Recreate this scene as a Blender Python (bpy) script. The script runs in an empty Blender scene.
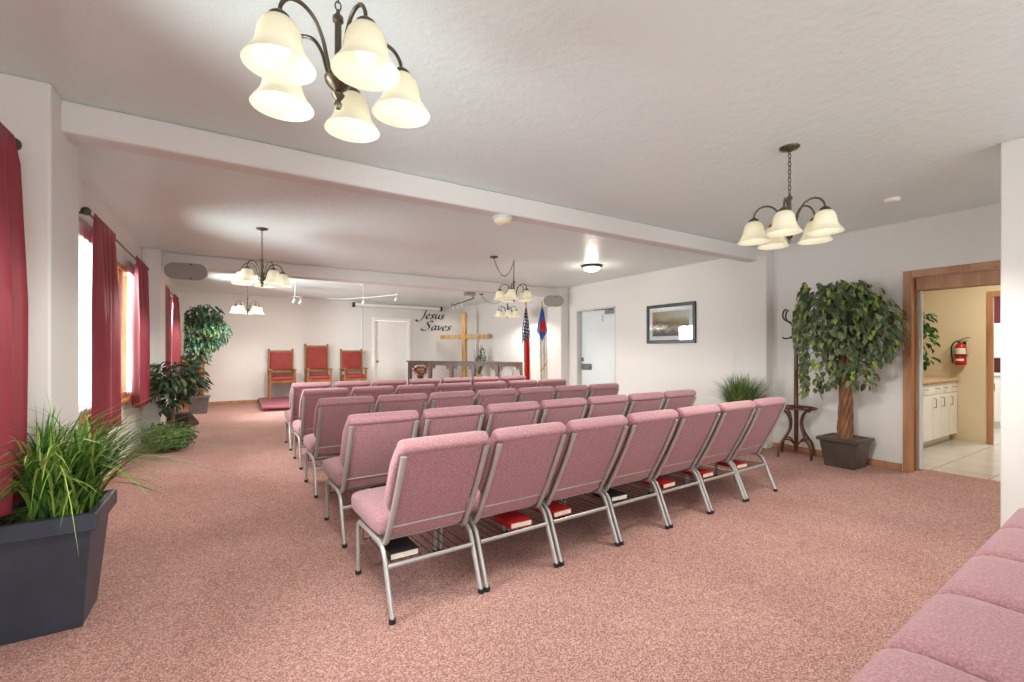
import bpy, bmesh, math, random
from math import sin, cos, pi, radians, sqrt
from mathutils import Vector, Matrix

S = bpy.context.scene
COL = S.collection
RNG = random.Random(7)

# ------------------------------------------------------------------ helpers
def lin(c):
    out = []
    for v in c:
        v = v / 255.0
        out.append(v / 12.92 if v <= 0.04045 else ((v + 0.055) / 1.055) ** 2.4)
    return (out[0], out[1], out[2], 1.0)


class Mat:
    """small wrapper around a node material"""
    def __init__(self, name, col, rough=0.5, metal=0.0, spec=0.5):
        m = bpy.data.materials.new(name)
        m.use_nodes = True
        self.m = m
        self.nt = m.node_tree
        self.b = self.nt.nodes['Principled BSDF']
        self.out = self.nt.nodes['Material Output']
        self.b.inputs['Base Color'].default_value = lin(col)
        self.b.inputs['Roughness'].default_value = rough
        self.b.inputs['Metallic'].default_value = metal
        self.b.inputs['Specular IOR Level'].default_value = spec

    def node(self, t, **kw):
        n = self.nt.nodes.new(t)
        for k, v in kw.items():
            setattr(n, k, v)
        return n

    def link(self, a, b):
        self.nt.links.new(a, b)

    def coords(self, scale=(1, 1, 1), kind='Object'):
        tc = self.node('ShaderNodeTexCoord')
        mp = self.node('ShaderNodeMapping')
        mp.inputs['Scale'].default_value = scale
        self.link(tc.outputs[kind], mp.inputs['Vector'])
        return mp.outputs['Vector']

    def noise(self, scale, detail=3, rough=0.6, vec=None, stretch=(1, 1, 1)):
        n = self.node('ShaderNodeTexNoise')
        n.inputs['Scale'].default_value = scale
        n.inputs['Detail'].default_value = detail
        n.inputs['Roughness'].default_value = rough
        self.link(vec or self.coords(stretch), n.inputs['Vector'])
        return n.outputs['Fac']

    def ramp(self, fac, stops, interp='LINEAR'):
        r = self.node('ShaderNodeValToRGB')
        r.color_ramp.interpolation = interp
        el = r.color_ramp.elements
        while len(el) < len(stops):
            el.new(0.5)
        for e, (p, c) in zip(el, stops):
            e.position = p
            e.color = lin(c)
        self.link(fac, r.inputs['Fac'])
        return r.outputs['Color']

    def color(self, sock):
        self.link(sock, self.b.inputs['Base Color'])
        return self

    def bump(self, fac, strength=0.3, dist=0.01):
        b = self.node('ShaderNodeBump')
        b.inputs['Strength'].default_value = strength
        b.inputs['Distance'].default_value = dist
        self.link(fac, b.inputs['Height'])
        self.link(b.outputs['Normal'], self.b.inputs['Normal'])
        return self


M = {}
def wood(name, a, b, c, scale=9, rough=0.42, stretch=(1, 1, 0.12)):
    m = Mat(name, b, rough)
    f = m.noise(scale, 5, 0.65, stretch=stretch)
    m.color(m.ramp(f, [(0.3, a), (0.5, b), (0.72, c)]))
    m.bump(f, 0.08, 0.003)
    M[name] = m.m

def emis(name, col, strength):
    m = Mat(name, col, 0.4)
    m.b.inputs['Emission Color'].default_value = lin(col)
    m.b.inputs['Emission Strength'].default_value = strength
    M[name] = m.m

def plain(name, col, rough=0.5, metal=0.0, bump=None, spec=0.5, var=None):
    m = Mat(name, col, rough, metal, spec)
    if var:
        f = m.noise(var[0], 3)
        lo = tuple(max(0, v - var[1]) for v in col)
        hi = tuple(min(255, v + var[1]) for v in col)
        m.color(m.ramp(f, [(0.3, lo), (0.7, hi)]))
    if bump:
        m.bump(m.noise(bump[0], 4), bump[1], bump[2])
    M[name] = m.m
    return m

def foliage_mat(name, cols, rough=0.5, trans=0.25):
    m = Mat(name, cols[0], rough, 0, 0.35)
    g = m.node('ShaderNodeNewGeometry')
    n = len(cols)
    c = m.ramp(g.outputs['Random Per Island'], [((i + 0.0) / n, cols[i]) for i in range(n)], 'CONSTANT')
    m.color(c)
    tr = m.node('ShaderNodeBsdfTranslucent')
    m.link(c, tr.inputs['Color'])
    mx = m.node('ShaderNodeMixShader')
    mx.inputs[0].default_value = trans
    m.link(m.b.outputs[0], mx.inputs[1])
    m.link(tr.outputs[0], mx.inputs[2])
    m.link(mx.outputs[0], m.out.inputs['Surface'])
    M[name] = m.m

# ---- walls and floor
m = Mat('wall_paint', (217, 214, 209), 0.55)
m.bump(m.noise(55, 3), 0.06, 0.004); M['wall'] = m.m
m = Mat('ceiling_texture', (222, 234, 231), 0.36, 0, 0.5)
f1 = m.noise(13, 6, 0.68)
m.bump(f1, 0.34, 0.02); M['ceiling'] = m.m
m = Mat('yellow_paint', (216, 200, 170), 0.55)
m.bump(m.noise(55, 3), 0.06, 0.004); M['yellow_wall'] = m.m
plain('maroon_paint', (120, 50, 62), 0.6, bump=(55, 0.05, 0.004))
m = Mat('carpet', (180, 134, 124), 0.95, 0, 0.1)
v = m.coords()
vo = m.node('ShaderNodeTexVoronoi'); vo.inputs['Scale'].default_value = 200
m.link(v, vo.inputs['Vector'])
sp = m.node('ShaderNodeSeparateColor'); m.link(vo.outputs['Color'], sp.inputs[0])
fa = sp.outputs[0]
fb = m.noise(1.1, 3, 0.6, vec=v)
ca = m.ramp(fa, [(0.05, (142, 103, 95)), (0.5, (178, 136, 126)), (0.95, (212, 175, 165))])
cb = m.ramp(fb, [(0.3, (232, 228, 228)), (0.75, (255, 255, 255))])
mix = m.node('ShaderNodeMix', data_type='RGBA', blend_type='MULTIPLY')
mix.inputs['Factor'].default_value = 1.0
m.link(ca, mix.inputs['A']); m.link(cb, mix.inputs['B'])
m.color(mix.outputs['Result'])
m.bump(m.noise(160, 2, vec=v), 0.12, 0.002); M['carpet'] = m.m
m = Mat('floor_tile', (205, 198, 186), 0.22)
br = m.node('ShaderNodeTexBrick')
br.offset = 0.0
br.inputs['Color1'].default_value = lin((190, 186, 178)); br.inputs['Color2'].default_value = lin((180, 174, 164))
br.inputs['Mortar'].default_value = lin((150, 142, 130))
br.inputs['Scale'].default_value = 1.0; br.inputs['Mortar Size'].default_value = 0.007
br.inputs['Brick Width'].default_value = 0.45; br.inputs['Row Height'].default_value = 0.45
m.link(m.coords(), br.inputs['Vector']); m.color(br.outputs['Color']); M['tile'] = m.m

wood('oak', (150, 98, 56), (178, 124, 78), (196, 146, 98))
wood('oak_trim', (146, 98, 62), (172, 122, 84), (188, 140, 102))
wood('honey_wood', (150, 84, 26), (186, 112, 40), (206, 136, 60), 7)
wood('bentwood', (60, 32, 20), (84, 46, 28), (108, 62, 38), 8, 0.3)
wood('rail_wood', (72, 50, 38), (94, 68, 54), (112, 84, 68))
wood('cross_wood', (150, 112, 64), (186, 146, 92), (206, 170, 116))
wood('chair_oak', (108, 68, 30), (138, 92, 46), (158, 112, 62))
wood('bark', (92, 60, 40), (124, 84, 58), (160, 116, 84), 14, 0.8, (1, 1, 0.3))
m = Mat('mauve_fabric', (170, 108, 110), 0.9, 0, 0.2)
v = m.coords()
m.color(m.ramp(m.noise(120, 2, 0.7, vec=v), [(0.3, (144, 100, 106)), (0.5, (161, 117, 122)), (0.7, (180, 137, 140))]))
m.b.inputs['Sheen Weight'].default_value = 0.25
m.bump(m.noise(220, 2, vec=v), 0.25, 0.003); M['mauve'] = m.m
plain('chair_steel', (178, 176, 172), 0.36, 0.45, var=(6, 8))
plain('black_rubber', (24, 23, 23), 0.6, var=(10, 6))
plain('rack_wire', (92, 84, 78), 0.45, 0.5, var=(6, 6))
plain('bronze', (92, 84, 68), 0.34, 0.75, var=(12, 10))
plain('dark_iron', (48, 42, 40), 0.45, 0.4, var=(12, 8))
plain('nickel', (170, 166, 156), 0.3, 0.8, var=(8, 8))
plain('white_paint', (236, 234, 228), 0.45, var=(3, 3))
plain('cool_white_door', (214, 222, 222), 0.4, var=(2, 3))
plain('frame_grey', (196, 196, 192), 0.45, var=(3, 3))
plain('grille_grey', (150, 147, 140), 0.7, bump=(400, 0.3, 0.002), var=(200, 8))
plain('cream', (226, 216, 186), 0.45, var=(4, 4))
plain('navy_planter', (50, 56, 68), 0.42, var=(5, 6))
plain('brown_planter', (74, 66, 60), 0.4, var=(5, 6))
plain('taupe_planter', (96, 88, 90), 0.5, var=(5, 6))
plain('soil', (128, 96, 58), 0.95, bump=(60, 0.8, 0.02), var=(60, 30))
plain('curtain_cloth', (136, 45, 57), 0.6, 0, bump=(120, 0.08, 0.002), var=(2, 8))
plain('red_vinyl', (138, 40, 32), 0.6, var=(8, 8), bump=(90, 0.08, 0.002))
plain('book_red', (188, 24, 30), 0.5, var=(8, 8))
plain('book_black', (28, 27, 28), 0.55, var=(8, 5))
plain('book_paper', (226, 218, 200), 0.8, var=(90, 12))
plain('plum_carpet', (142, 78, 92), 0.95, bump=(160, 0.5, 0.006), var=(120, 16))
plain('signal_red', (176, 26, 32), 0.3, var=(5, 6))
plain('flag_red', (206, 36, 38), 0.7, var=(6, 8))
plain('flag_white', (232, 228, 218), 0.75, var=(6, 6))
plain('flag_navy', (56, 58, 84), 0.75, var=(6, 6))
plain('flag_blue', (44, 96, 186), 0.7, var=(6, 8))
plain('gold_fringe', (206, 158, 60), 0.6, var=(60, 24))
plain('letter_black', (38, 36, 38), 0.5, var=(10, 6))
plain('counter_laminate', (196, 168, 124), 0.35, var=(12, 14))
plain('steel_grey', (128, 128, 126), 0.35, 0.7, var=(8, 10))
plain('mat_board', (246, 246, 243), 0.7, var=(3, 3))
plain('picture_frame', (40, 41, 43), 0.32, 0.3, var=(8, 10))
foliage_mat('ficus_leaf', [(76, 92, 62), (100, 116, 78), (122, 136, 98), (86, 102, 74), (156, 172, 84), (116, 126, 102), (92, 108, 70), (138, 150, 112)])
foliage_mat('cool_leaf', [(60, 100, 76), (96, 136, 112), (72, 116, 84), (120, 156, 134), (56, 88, 60), (104, 124, 50), (84, 126, 104)])
foliage_mat('dark_leaf', [(62, 80, 62), (84, 104, 76), (72, 94, 76), (108, 122, 84), (54, 70, 54)])
foliage_mat('bright_leaf', [(44, 92, 40), (66, 116, 48), (52, 100, 44), (88, 130, 58)])
foliage_mat('ivy_leaf', [(70, 102, 48), (96, 126, 62), (58, 88, 44), (130, 144, 92), (84, 110, 54)])
foliage_mat('grass_blade', [(64, 108, 40), (96, 142, 56), (126, 164, 70), (74, 118, 46), (168, 190, 100), (106, 150, 62), (140, 170, 84), (50, 88, 36)])
foliage_mat('small_grass_blade', [(88, 118, 60), (116, 142, 80), (146, 164, 104), (100, 130, 68), (74, 104, 54)])
foliage_mat('reed', [(140, 128, 88), (104, 108, 70), (164, 150, 108), (84, 92, 60)], 0.8, 0.15)
foliage_mat('red_petal', [(200, 44, 34), (222, 96, 50), (180, 30, 36), (206, 150, 70)], 0.7, 0.2)

# shade glass (lit from within by its own bulb)
m = Mat('shade_glass', (236, 234, 220), 0.35)
tr = m.node('ShaderNodeBsdfTranslucent'); tr.inputs['Color'].default_value = lin((240, 238, 226))
mx = m.node('ShaderNodeMixShader'); mx.inputs[0].default_value = 0.5
m.link(m.b.outputs[0], mx.inputs[1]); m.link(tr.outputs[0], mx.inputs[2]); m.link(mx.outputs[0], m.out.inputs['Surface'])
M['shade_glass'] = m.m
# sheer curtain
m = Mat('sheer', (244, 244, 246), 0.8)
tr = m.node('ShaderNodeBsdfTranslucent'); tr.inputs['Color'].default_value = lin((250, 250, 252))
mx = m.node('ShaderNodeMixShader'); mx.inputs[0].default_value = 0.6
m.link(m.b.outputs[0], mx.inputs[1]); m.link(tr.outputs[0], mx.inputs[2])
tp = m.node('ShaderNodeBsdfTransparent')
mx2 = m.node('ShaderNodeMixShader'); mx2.inputs[0].default_value = 0.10
m.link(mx.outputs[0], mx2.inputs[1]); m.link(tp.outputs[0], mx2.inputs[2]); m.link(mx2.outputs[0], m.out.inputs['Surface'])
M['sheer'] = m.m
# window glass
m = Mat('window_glass', (255, 255, 255), 0.02)
tp = m.node('ShaderNodeBsdfTransparent'); gl = m.node('ShaderNodeBsdfGlossy'); gl.inputs['Roughness'].default_value = 0.02
fr = m.node('ShaderNodeFresnel'); fr.inputs['IOR'].default_value = 1.45
mx = m.node('ShaderNodeMixShader')
m.link(fr.outputs[0], mx.inputs[0]); m.link(tp.outputs[0], mx.inputs[1]); m.link(gl.outputs[0], mx.inputs[2]); m.link(mx.outputs[0], m.out.inputs['Surface'])
M['glass'] = m.m
emis('bulb_glow', (255, 248, 232), 0.75)
emis('spot_glow', (255, 248, 232), 3.0)
emis('dome_glow', (255, 244, 220), 0.48)


class MB:
    """collects geometry, links it as one mesh object"""
    def __init__(self):
        self.v, self.f, self.mi = [], [], []
        self.k = 0
        self.T = None

    def mat(self, k):
        self.k = k
        return self

    def add(self, vs, fs):
        b = len(self.v)
        if self.T is not None:
            vs = [self.T @ Vector(p) for p in vs]
        self.v += [tuple(p) for p in vs]
        for f in fs:
            self.f.append(tuple(b + i for i in f))
            self.mi.append(self.k)
        return self

    def box(self, x0, x1, y0, y1, z0, z1):
        vs = [(x0, y0, z0), (x1, y0, z0), (x1, y1, z0), (x0, y1, z0), (x0, y0, z1), (x1, y0, z1), (x1, y1, z1), (x0, y1, z1)]
        return self.add(vs, [(3, 2, 1, 0), (4, 5, 6, 7), (0, 1, 5, 4), (1, 2, 6, 5), (2, 3, 7, 6), (3, 0, 4, 7)])

    def frustum(self, cx, cy, z0, z1, a0, b0, a1, b1):
        """half sizes a (x) b (y) at bottom 0 and top 1"""
        vs = [(cx - a0, cy - b0, z0), (cx + a0, cy - b0, z0), (cx + a0, cy + b0, z0), (cx - a0, cy + b0, z0),
              (cx - a1, cy - b1, z1), (cx + a1, cy - b1, z1), (cx + a1, cy + b1, z1), (cx - a1, cy + b1, z1)]
        return self.add(vs, [(3, 2, 1, 0), (4, 5, 6, 7), (0, 1, 5, 4), (1, 2, 6, 5), (2, 3, 7, 6), (3, 0, 4, 7)])

    def rings(self, rings, cap=True, closed=False):
        n = len(rings[0])
        vs = [p for r in rings for p in r]
        fs = []
        R = len(rings)
        for i in range(R if closed else R - 1):
            j = (i + 1) % R
            for k in range(n):
                l = (k + 1) % n
                fs.append((i * n + k, i * n + l, j * n + l, j * n + k))
        if cap and not closed:
            fs.append(tuple(reversed(range(n))))
            fs.append(tuple((R - 1) * n + k for k in range(n)))
        return self.add(vs, fs)

    def tube(self, pts, r, seg=8, r2=None, ref=None, closed=False, taper=None):
        pts = [Vector(p) for p in pts]
        n = len(pts)
        rings = []
        prev = None
        for i, p in enumerate(pts):
            if closed:
                t = pts[(i + 1) % n] - pts[i - 1]
            else:
                t = pts[min(i + 1, n - 1)] - pts[max(i - 1, 0)]
            t.normalize()
            if ref is not None:
                a = Vector(ref)
            elif prev is not None:
                a = prev
            else:
                a = Vector((0, 0, 1)) if abs(t.z) < 0.9 else Vector((1, 0, 0))
            a = a - t * a.dot(t)
            a.normalize()
            prev = a
            b = t.cross(a)
            ra = r if not taper else r * taper(i / (n - 1))
            rb = (r2 if r2 is not None else r) if not taper else (r2 or r) * taper(i / (n - 1))
            rings.append([p + a * ra * cos(2 * pi * k / seg) + b * rb * sin(2 * pi * k / seg) for k in range(seg)])
        return self.rings(rings, True, closed)

    def lathe(self, prof, c=(0, 0, 0), seg=20, cap=True):
        rings = []
        for r, z in prof:
            rings.append([Vector((c[0] + max(r, 1e-4) * cos(2 * pi * k / seg), c[1] + max(r, 1e-4) * sin(2 * pi * k / seg), c[2] + z)) for k in range(seg)])
        return self.rings(rings, cap)

    def ball(self, c, r, seg=12, rows=8, sz=1.0):
        prof = [(r * sin(pi * i / rows), -r * sz * cos(pi * i / rows)) for i in range(rows + 1)]
        return self.lathe(prof, c, seg)

    def prism(self, poly, y0, y1, axis='y'):
        """poly of (a, z) pairs extruded along y (or x)"""
        n = len(poly)
        if axis == 'y':
            vs = [(a, y0, z) for a, z in poly] + [(a, y1, z) for a, z in poly]
        elif axis == 'x':
            vs = [(y0, a, z) for a, z in poly] + [(y1, a, z) for a, z in poly]
        else:
            vs = [(a, z, y0) for a, z in poly] + [(a, z, y1) for a, z in poly]
        fs = [tuple(range(n)), tuple(reversed(range(n, 2 * n)))]
        for i in range(n):
            j = (i + 1) % n
            fs.append((i, n + i, n + j, j))
        return self.add(vs, fs)

    def grid(self, fn, nu, nv):
        vs = [fn(i / nu, j / nv) for j in range(nv + 1) for i in range(nu + 1)]
        w = nu + 1
        return self.add(vs, [(j * w + i, j * w + i + 1, (j + 1) * w + i + 1, (j + 1) * w + i) for j in range(nv) for i in range(nu)])

    def build(self, name, mats, parent=None, smooth=False, bevel=0, solid=0, sub=0, loc=None, rot=None, recalc=True, wn=False):
        me = bpy.data.meshes.new(name)
        me.from_pydata(self.v, [], self.f)
        if not isinstance(mats, (list, tuple)):
            mats = [mats]
        for q in mats:
            me.materials.append(M[q] if isinstance(q, str) else q)
        for p, i in zip(me.polygons, self.mi):
            p.material_index = i
            p.use_smooth = smooth
        if recalc:
            bm = bmesh.new(); bm.from_mesh(me)
            bmesh.ops.recalc_face_normals(bm, faces=bm.faces)
            bm.to_mesh(me); bm.free()
        if smooth is True:
            try:
                me.set_sharp_from_angle(angle=radians(50))
            except Exception:
                pass
        o = bpy.data.objects.new(name, me)
        COL.objects.link(o)
        if parent:
            o.parent = parent
        if loc:
            o.location = loc
        if rot:
            o.rotation_euler = rot
        if solid:
            q = o.modifiers.new('s', 'SOLIDIFY'); q.thickness = solid; q.offset = 0
        if bevel:
            q = o.modifiers.new('b', 'BEVEL'); q.width = bevel; q.segments = 2; q.limit_method = 'ANGLE'
        if sub:
            q = o.modifiers.new('u', 'SUBSURF'); q.levels = sub; q.render_levels = sub
        return o


def tag(o, label, cat, group=None):
    o['label'] = label
    o['category'] = cat
    if group:
        o['group'] = group
    return o

def thing(name, label, cat, loc=(0, 0, 0), rz=0, group=None):
    o = bpy.data.objects.new(name, None)
    o.empty_display_size = 0.1
    COL.objects.link(o)
    o.location = loc
    o.rotation_euler = (0, 0, rz)
    return tag(o, label, cat, group)

def stru(o):
    o['kind'] = 'structure'
    return o

def dup(root, loc, rz, label, group=None):
    r = root.copy(); COL.objects.link(r)
    r.location = loc; r.rotation_euler = (0, 0, rz)
    r['label'] = label
    if group:
        r['group'] = group
    for ch in list(root.children):
        c = ch.copy(); COL.objects.link(c); c.parent = r
        for g in list(ch.children):
            d = g.copy(); COL.objects.link(d); d.parent = c
    return r

def fillet(pts, rad, n=5):
    """round the corners of a polyline"""
    P = [Vector(p) for p in pts]
    out = [P[0]]
    for i in range(1, len(P) - 1):
        a, b, c = P[i - 1], P[i], P[i + 1]
        r = min(rad, (a - b).length * 0.45, (c - b).length * 0.45)
        p0 = b + (a - b).normalized() * r
        p1 = b + (c - b).normalized() * r
        for k in range(n + 1):
            t = k / n
            out.append((1 - t) ** 2 * p0 + 2 * t * (1 - t) * b + t * t * p1)
    out.append(P[-1])
    return out

def catmull(pts, n=6):
    P = [Vector(p) for p in pts]
    P = [P[0] * 2 - P[1]] + P + [P[-1] * 2 - P[-2]]
    out = []
    for i in range(1, len(P) - 2):
        for k in range(n):
            t = k / n
            a, b, c, d = P[i - 1], P[i], P[i + 1], P[i + 2]
            out.append(0.5 * ((2 * b) + (c - a) * t + (2 * a - 5 * b + 4 * c - d) * t * t + (3 * b - a - 3 * c + d) * t ** 3))
    out.append(P[-2])
    return out

def rrect(w, h, seg=24, p=0.45):
    """rounded rectangle outline (superellipse) half sizes w, h"""
    o = []
    for k in range(seg):
        a = 2 * pi * (k + 0.5) / seg
        c, s = cos(a), sin(a)
        o.append((w * math.copysign(abs(c) ** p, c), h * math.copysign(abs(s) ** p, s)))
    return o

# ------------------------------------------------------------------ camera
FPX, YAW, HZ = 453.0, radians(31.8), 351.0
cam = bpy.data.cameras.new('camera')
cam.sensor_width = 36.0
cam.lens = FPX / 1024.0 * 36.0
cam.shift_y = (HZ - 341.0) / 1024.0
cam.clip_start = 0.05
co = bpy.data.objects.new('camera', cam)
COL.objects.link(co)
co.location = (0, 0, 1.3)
co.rotation_euler = (pi / 2, 0, -YAW)
S.camera = co

# ------------------------------------------------------------------ room shell
H = 2.70
XL, XN, XM, YB = -1.03, 6.20, 6.32, 13.1
YF = -3.2
stru(MB().box(XL - 0.2, 6.5, YF, YB + 0.2, -0.1, 0).build('floor', 'carpet'))
stru(MB().box(6.5, 12.5, -1.5, 4.0, -0.1, 0.0).build('floor_tile', 'tile'))
stru(MB().box(XL - 0.2, 6.5, YF, YB + 0.2, H, H + 0.15).build('ceiling', 'ceiling'))

def wall_with_holes(name, mat, axis, t0, t1, a0, a1, holes, top=H):
    """wall slab of constant x (axis x) from a0..a1 along y with rectangular holes (b0,b1,z0,z1)"""
    mb = MB()
    def bx(p, q, z0, z1):
        if q - p < 1e-4 or z1 - z0 < 1e-4:
            return
        if axis == 'x':
            mb.box(t0, t1, p, q, z0, z1)
        else:
            mb.box(p, q, t0, t1, z0, z1)
    cur = a0
    for (b0, b1, z0, z1) in sorted(holes):
        bx(cur, b0, 0, top)
        bx(b0, b1, 0, z0)
        bx(b0, b1, z1, top)
        cur = b1
    bx(cur, a1, 0, top)
    return stru(mb.build(name, mat))

WIN = [(1.45, 2.95, 0.78, 2.25), (4.62, 7.15, 0.78, 2.25), (9.15, 11.05, 0.78, 2.25)]
wall_with_holes('wall_left', 'wall', 'x', XL - 0.2, XL, YF, YB, WIN)
wall_with_holes('wall_back', 'wall', 'y', YB, YB + 0.15, XL - 0.2, 6.6, [(3.42, 4.56, 0.0, 2.26)])
# right side: thick near wall with the doorway, then the set-back wall with the exit door
wall_with_holes('wall_right', 'wall', 'x', XN, XN + 0.28, YF, 3.62, [(0.75, 1.90, 0.0, 2.09)])
wall_with_holes('wall_right_far', 'wall', 'x', XM, XM + 0.2, 3.62, YB, [(6.38, 7.56, 0.0, 2.18)])
# partition by the camera's row
stru(MB().box(4.40, 4.56, YF, 0.86, 0, H).build('wall_partition', 'wall', bevel=0.008))
# beams and pilasters
stru(MB().box(XL, XN, 3.45, 3.62, 2.52, H).build('trim_1', 'wall', bevel=0.02))
stru(MB().box(XL, XM, 8.02, 8.28, 2.50, H).build('trim_2', 'wall', bevel=0.02))
stru(MB().box(XL, -0.80, 3.28, 3.80, 0, H).build('trim_3', 'wall', bevel=0.012))
stru(MB().box(6.04, XM, 3.33, 3.76, 0, H).build('trim_4', 'wall', bevel=0.012))
stru(MB().box(XL, -0.82, 7.82, 8.34, 0, H).build('trim_5', 'wall', bevel=0.012))
stru(MB().box(6.12, XM, 7.84, 8.34, 0, H).build('trim_6', 'wall', bevel=0.012))
# baseboards
def base(name, *bx):
    mb = MB()
    for b in bx:
        mb.box(*b, 0.0, 0.075)
    stru(mb.build(name, 'oak_trim', bevel=0.004))
base('baseboard_right', (XN - 0.014, XN, 1.95, 3.33))
base('baseboard_right_far', (XM - 0.014, XM, 3.76, 6.35), (XM - 0.014, XM, 8.34, YB))
base('baseboard_back', (XL, 3.42, YB - 0.014, YB), (4.56, XM, YB - 0.014, YB))
base('baseboard_left', (XL, XL + 0.014, 3.8, 7.82), (XL, XL + 0.014, 8.34, YB), (XL, XL + 0.014, YF, 3.28))

# ------------------------------------------------------------------ windows
for n, (y0, y1, z0, z1) in enumerate(WIN):
    f = MB()
    t = 0.06
    x0, x1 = XL - 0.14, XL + 0.015
    f.box(x0, x1, y0 - 0.0, y0 + t, z0, z1).box(x0, x1, y1 - t, y1, z0, z1)
    f.box(x0, x1, y0 + t, y1 - t, z0, z0 + t).box(x0, x1, y0 + t, y1 - t, z1 - t, z1)
    fo = stru(f.build('window_%d' % (n + 1), 'oak', bevel=0.004))
    ym = (y0 + y1) / 2
    mw = 0.03
    if n == 1:
        ym, mw = 6.48, 0.11
    MB().box(XL - 0.13, XL - 0.08 + (0.085 if n == 1 else 0), ym - mw, ym + mw, z0 + t, z1 - t).build('mullion', 'honey_wood', fo, bevel=0.004)
    for a, b in ((y0 + t, ym - mw), (ym + mw, y1 - t)):
        MB().box(XL - 0.112, XL - 0.106, a, b, z0 + t, z1 - t).build('window_pane', 'glass', fo)
    MB().box(XL, XL + 0.07, y0 - 0.06, y1 + 0.06, z0 - 0.03, z0).build('window_sill', 'honey_wood', fo, bevel=0.005)

# ------------------------------------------------------------------ curtains
def rod(y0, y1, label, x=XL + 0.10, z=2.355):
    r = thing('curtain_rod', label, 'curtain rod', (x, (y0 + y1) / 2, z), 0, 'curtain rods over the windows')
    L = (y1 - y0) / 2
    MB().tube([(0, -L, 0), (0, L, 0)], 0.010, 10).build('pole', 'bronze', r, True)
    for s in (-1, 1):
        MB().ball((0, s * (L + 0.025), 0), 0.032, 12, 8).build('finial', 'bronze', r, True)
        MB().tube(fillet([(XL - x, s * (L - 0.06), -0.05), (XL - x + 0.005, s * (L - 0.06), 0.0), (0.0, s * (L - 0.06), 0.004)], 0.02), 0.007, 8).build('bracket', 'dark_iron', r, True)
    return r

def panel(y0, y1, zb, label, folds, seed, amp=0.05, name='curtain', mat='curtain_cloth', x=XL + 0.10, zt=2.375, group='maroon curtain panels', cat='curtain', flare=1.0, th=0.006):
    rg = random.Random(seed)
    ph = rg.random() * 6
    w = [rg.uniform(0.7, 1.3) for _ in range(8)]
    def fn(u, v):
        z = zt + (zb - zt) * v
        k = 0.35 + 0.65 * min(1, v * 2.2)
        yy = y0 + (y1 - y0) * u + 0.02 * sin(3 * v + ph + 5 * u) * v
        yc = (y0 + y1) / 2
        yy = yc + (yy - yc) * (1 + (flare - 1) * v)
        a = 2 * pi * folds * u + ph
        dx = amp * k * (sin(a) * w[int(u * folds) % 8] + 0.25 * sin(2.3 * a + 2 * v))
        k2 = min(1.0, v * 14)
        return (x + (0.024 if th > 0.004 else 0.0) + dx * k2, yy, z)
    mb = MB().grid(fn, int(folds * 14), 26)
    o = mb.build(name, mat, None, True, solid=th, recalc=False)
    return tag(o, label, cat, group)

rod(1.35, 3.10, 'bronze curtain rod with ball end above the big dark planter', XL + 0.135, 2.30)
panel(2.38, 3.05, 0.585, 'maroon curtain panel hanging in front of the big dark planter', 3, 1, 0.05, x=XL + 0.135, zt=2.315)
panel(1.40, 1.75, 0.58, 'maroon curtain panel on the near side of the window by the planter', 3, 9, 0.045, x=XL + 0.135, zt=2.315)
rod(4.62, 7.40, 'bronze curtain rod over the window between the two left pilasters')
panel(4.72, 5.48, 0.62, 'wide maroon curtain panel just past the near left pilaster', 4, 2, 0.042)
panel(6.55, 7.30, 0.66, 'maroon curtain panel beside the small potted tree, behind the white sheer', 4, 3, 0.042)
rod(8.95, 11.35, 'bronze curtain rod over the farthest window on the left wall')
panel(9.05, 9.75, 0.62, 'nearer maroon curtain panel of the farthest left window', 3, 4, 0.042)
panel(10.55, 11.26, 0.62, 'farther maroon curtain panel by the ficus in the back corner', 3, 5, 0.042)
for (a, b, l, s) in ((4.36, 5.42, 'white sheer curtain beside the wide maroon panel past the pilaster', 6), (6.66, 7.18, 'white sheer curtain lit by daylight next to the small potted tree', 7)):
    panel(a, b, 0.70, l, 8, s, 0.010, 'sheer_curtain', 'sheer', XL + 0.034, 2.34, 'white sheer curtains', 'sheer curtain', 1.0, 0.002)

# ------------------------------------------------------------------ doors
# doorway to the kitchen passage
x0 = XN - 0.018
d = MB()
d.box(x0, XN, 1.865, 1.94, 0, 2.16).box(x0, XN, 0.68, 0.755, 0, 2.16).box(x0, XN, 0.755, 1.865, 2.09, 2.16)
d = stru(d.build('door_1', 'oak_trim', bevel=0.004))
j = MB()
j.box(XN, XN + 0.07, 1.868, 1.90, 0, 2.09).box(XN + 0.13, XN + 0.17, 1.862, 1.90, 0, 2.09).box(XN + 0.24, XN + 0.28, 1.862, 1.90, 0, 2.09)
j.box(XN, XN + 0.28, 0.75, 0.79, 0, 2.09)
j.box(XN + 0.10, XN + 0.17, 0.79, 1.862, 1.955, 2.09).box(XN + 0.24, XN + 0.28, 0.79, 1.862, 1.955, 2.09)
j.build('jamb', 'oak_trim', d, bevel=0.003)
MB().box(XN + 0.19, XN + 0.225, 1.838, 1.90, 0.01, 1.955).build('sliding_door', 'cool_white_door', d, bevel=0.003)
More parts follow.
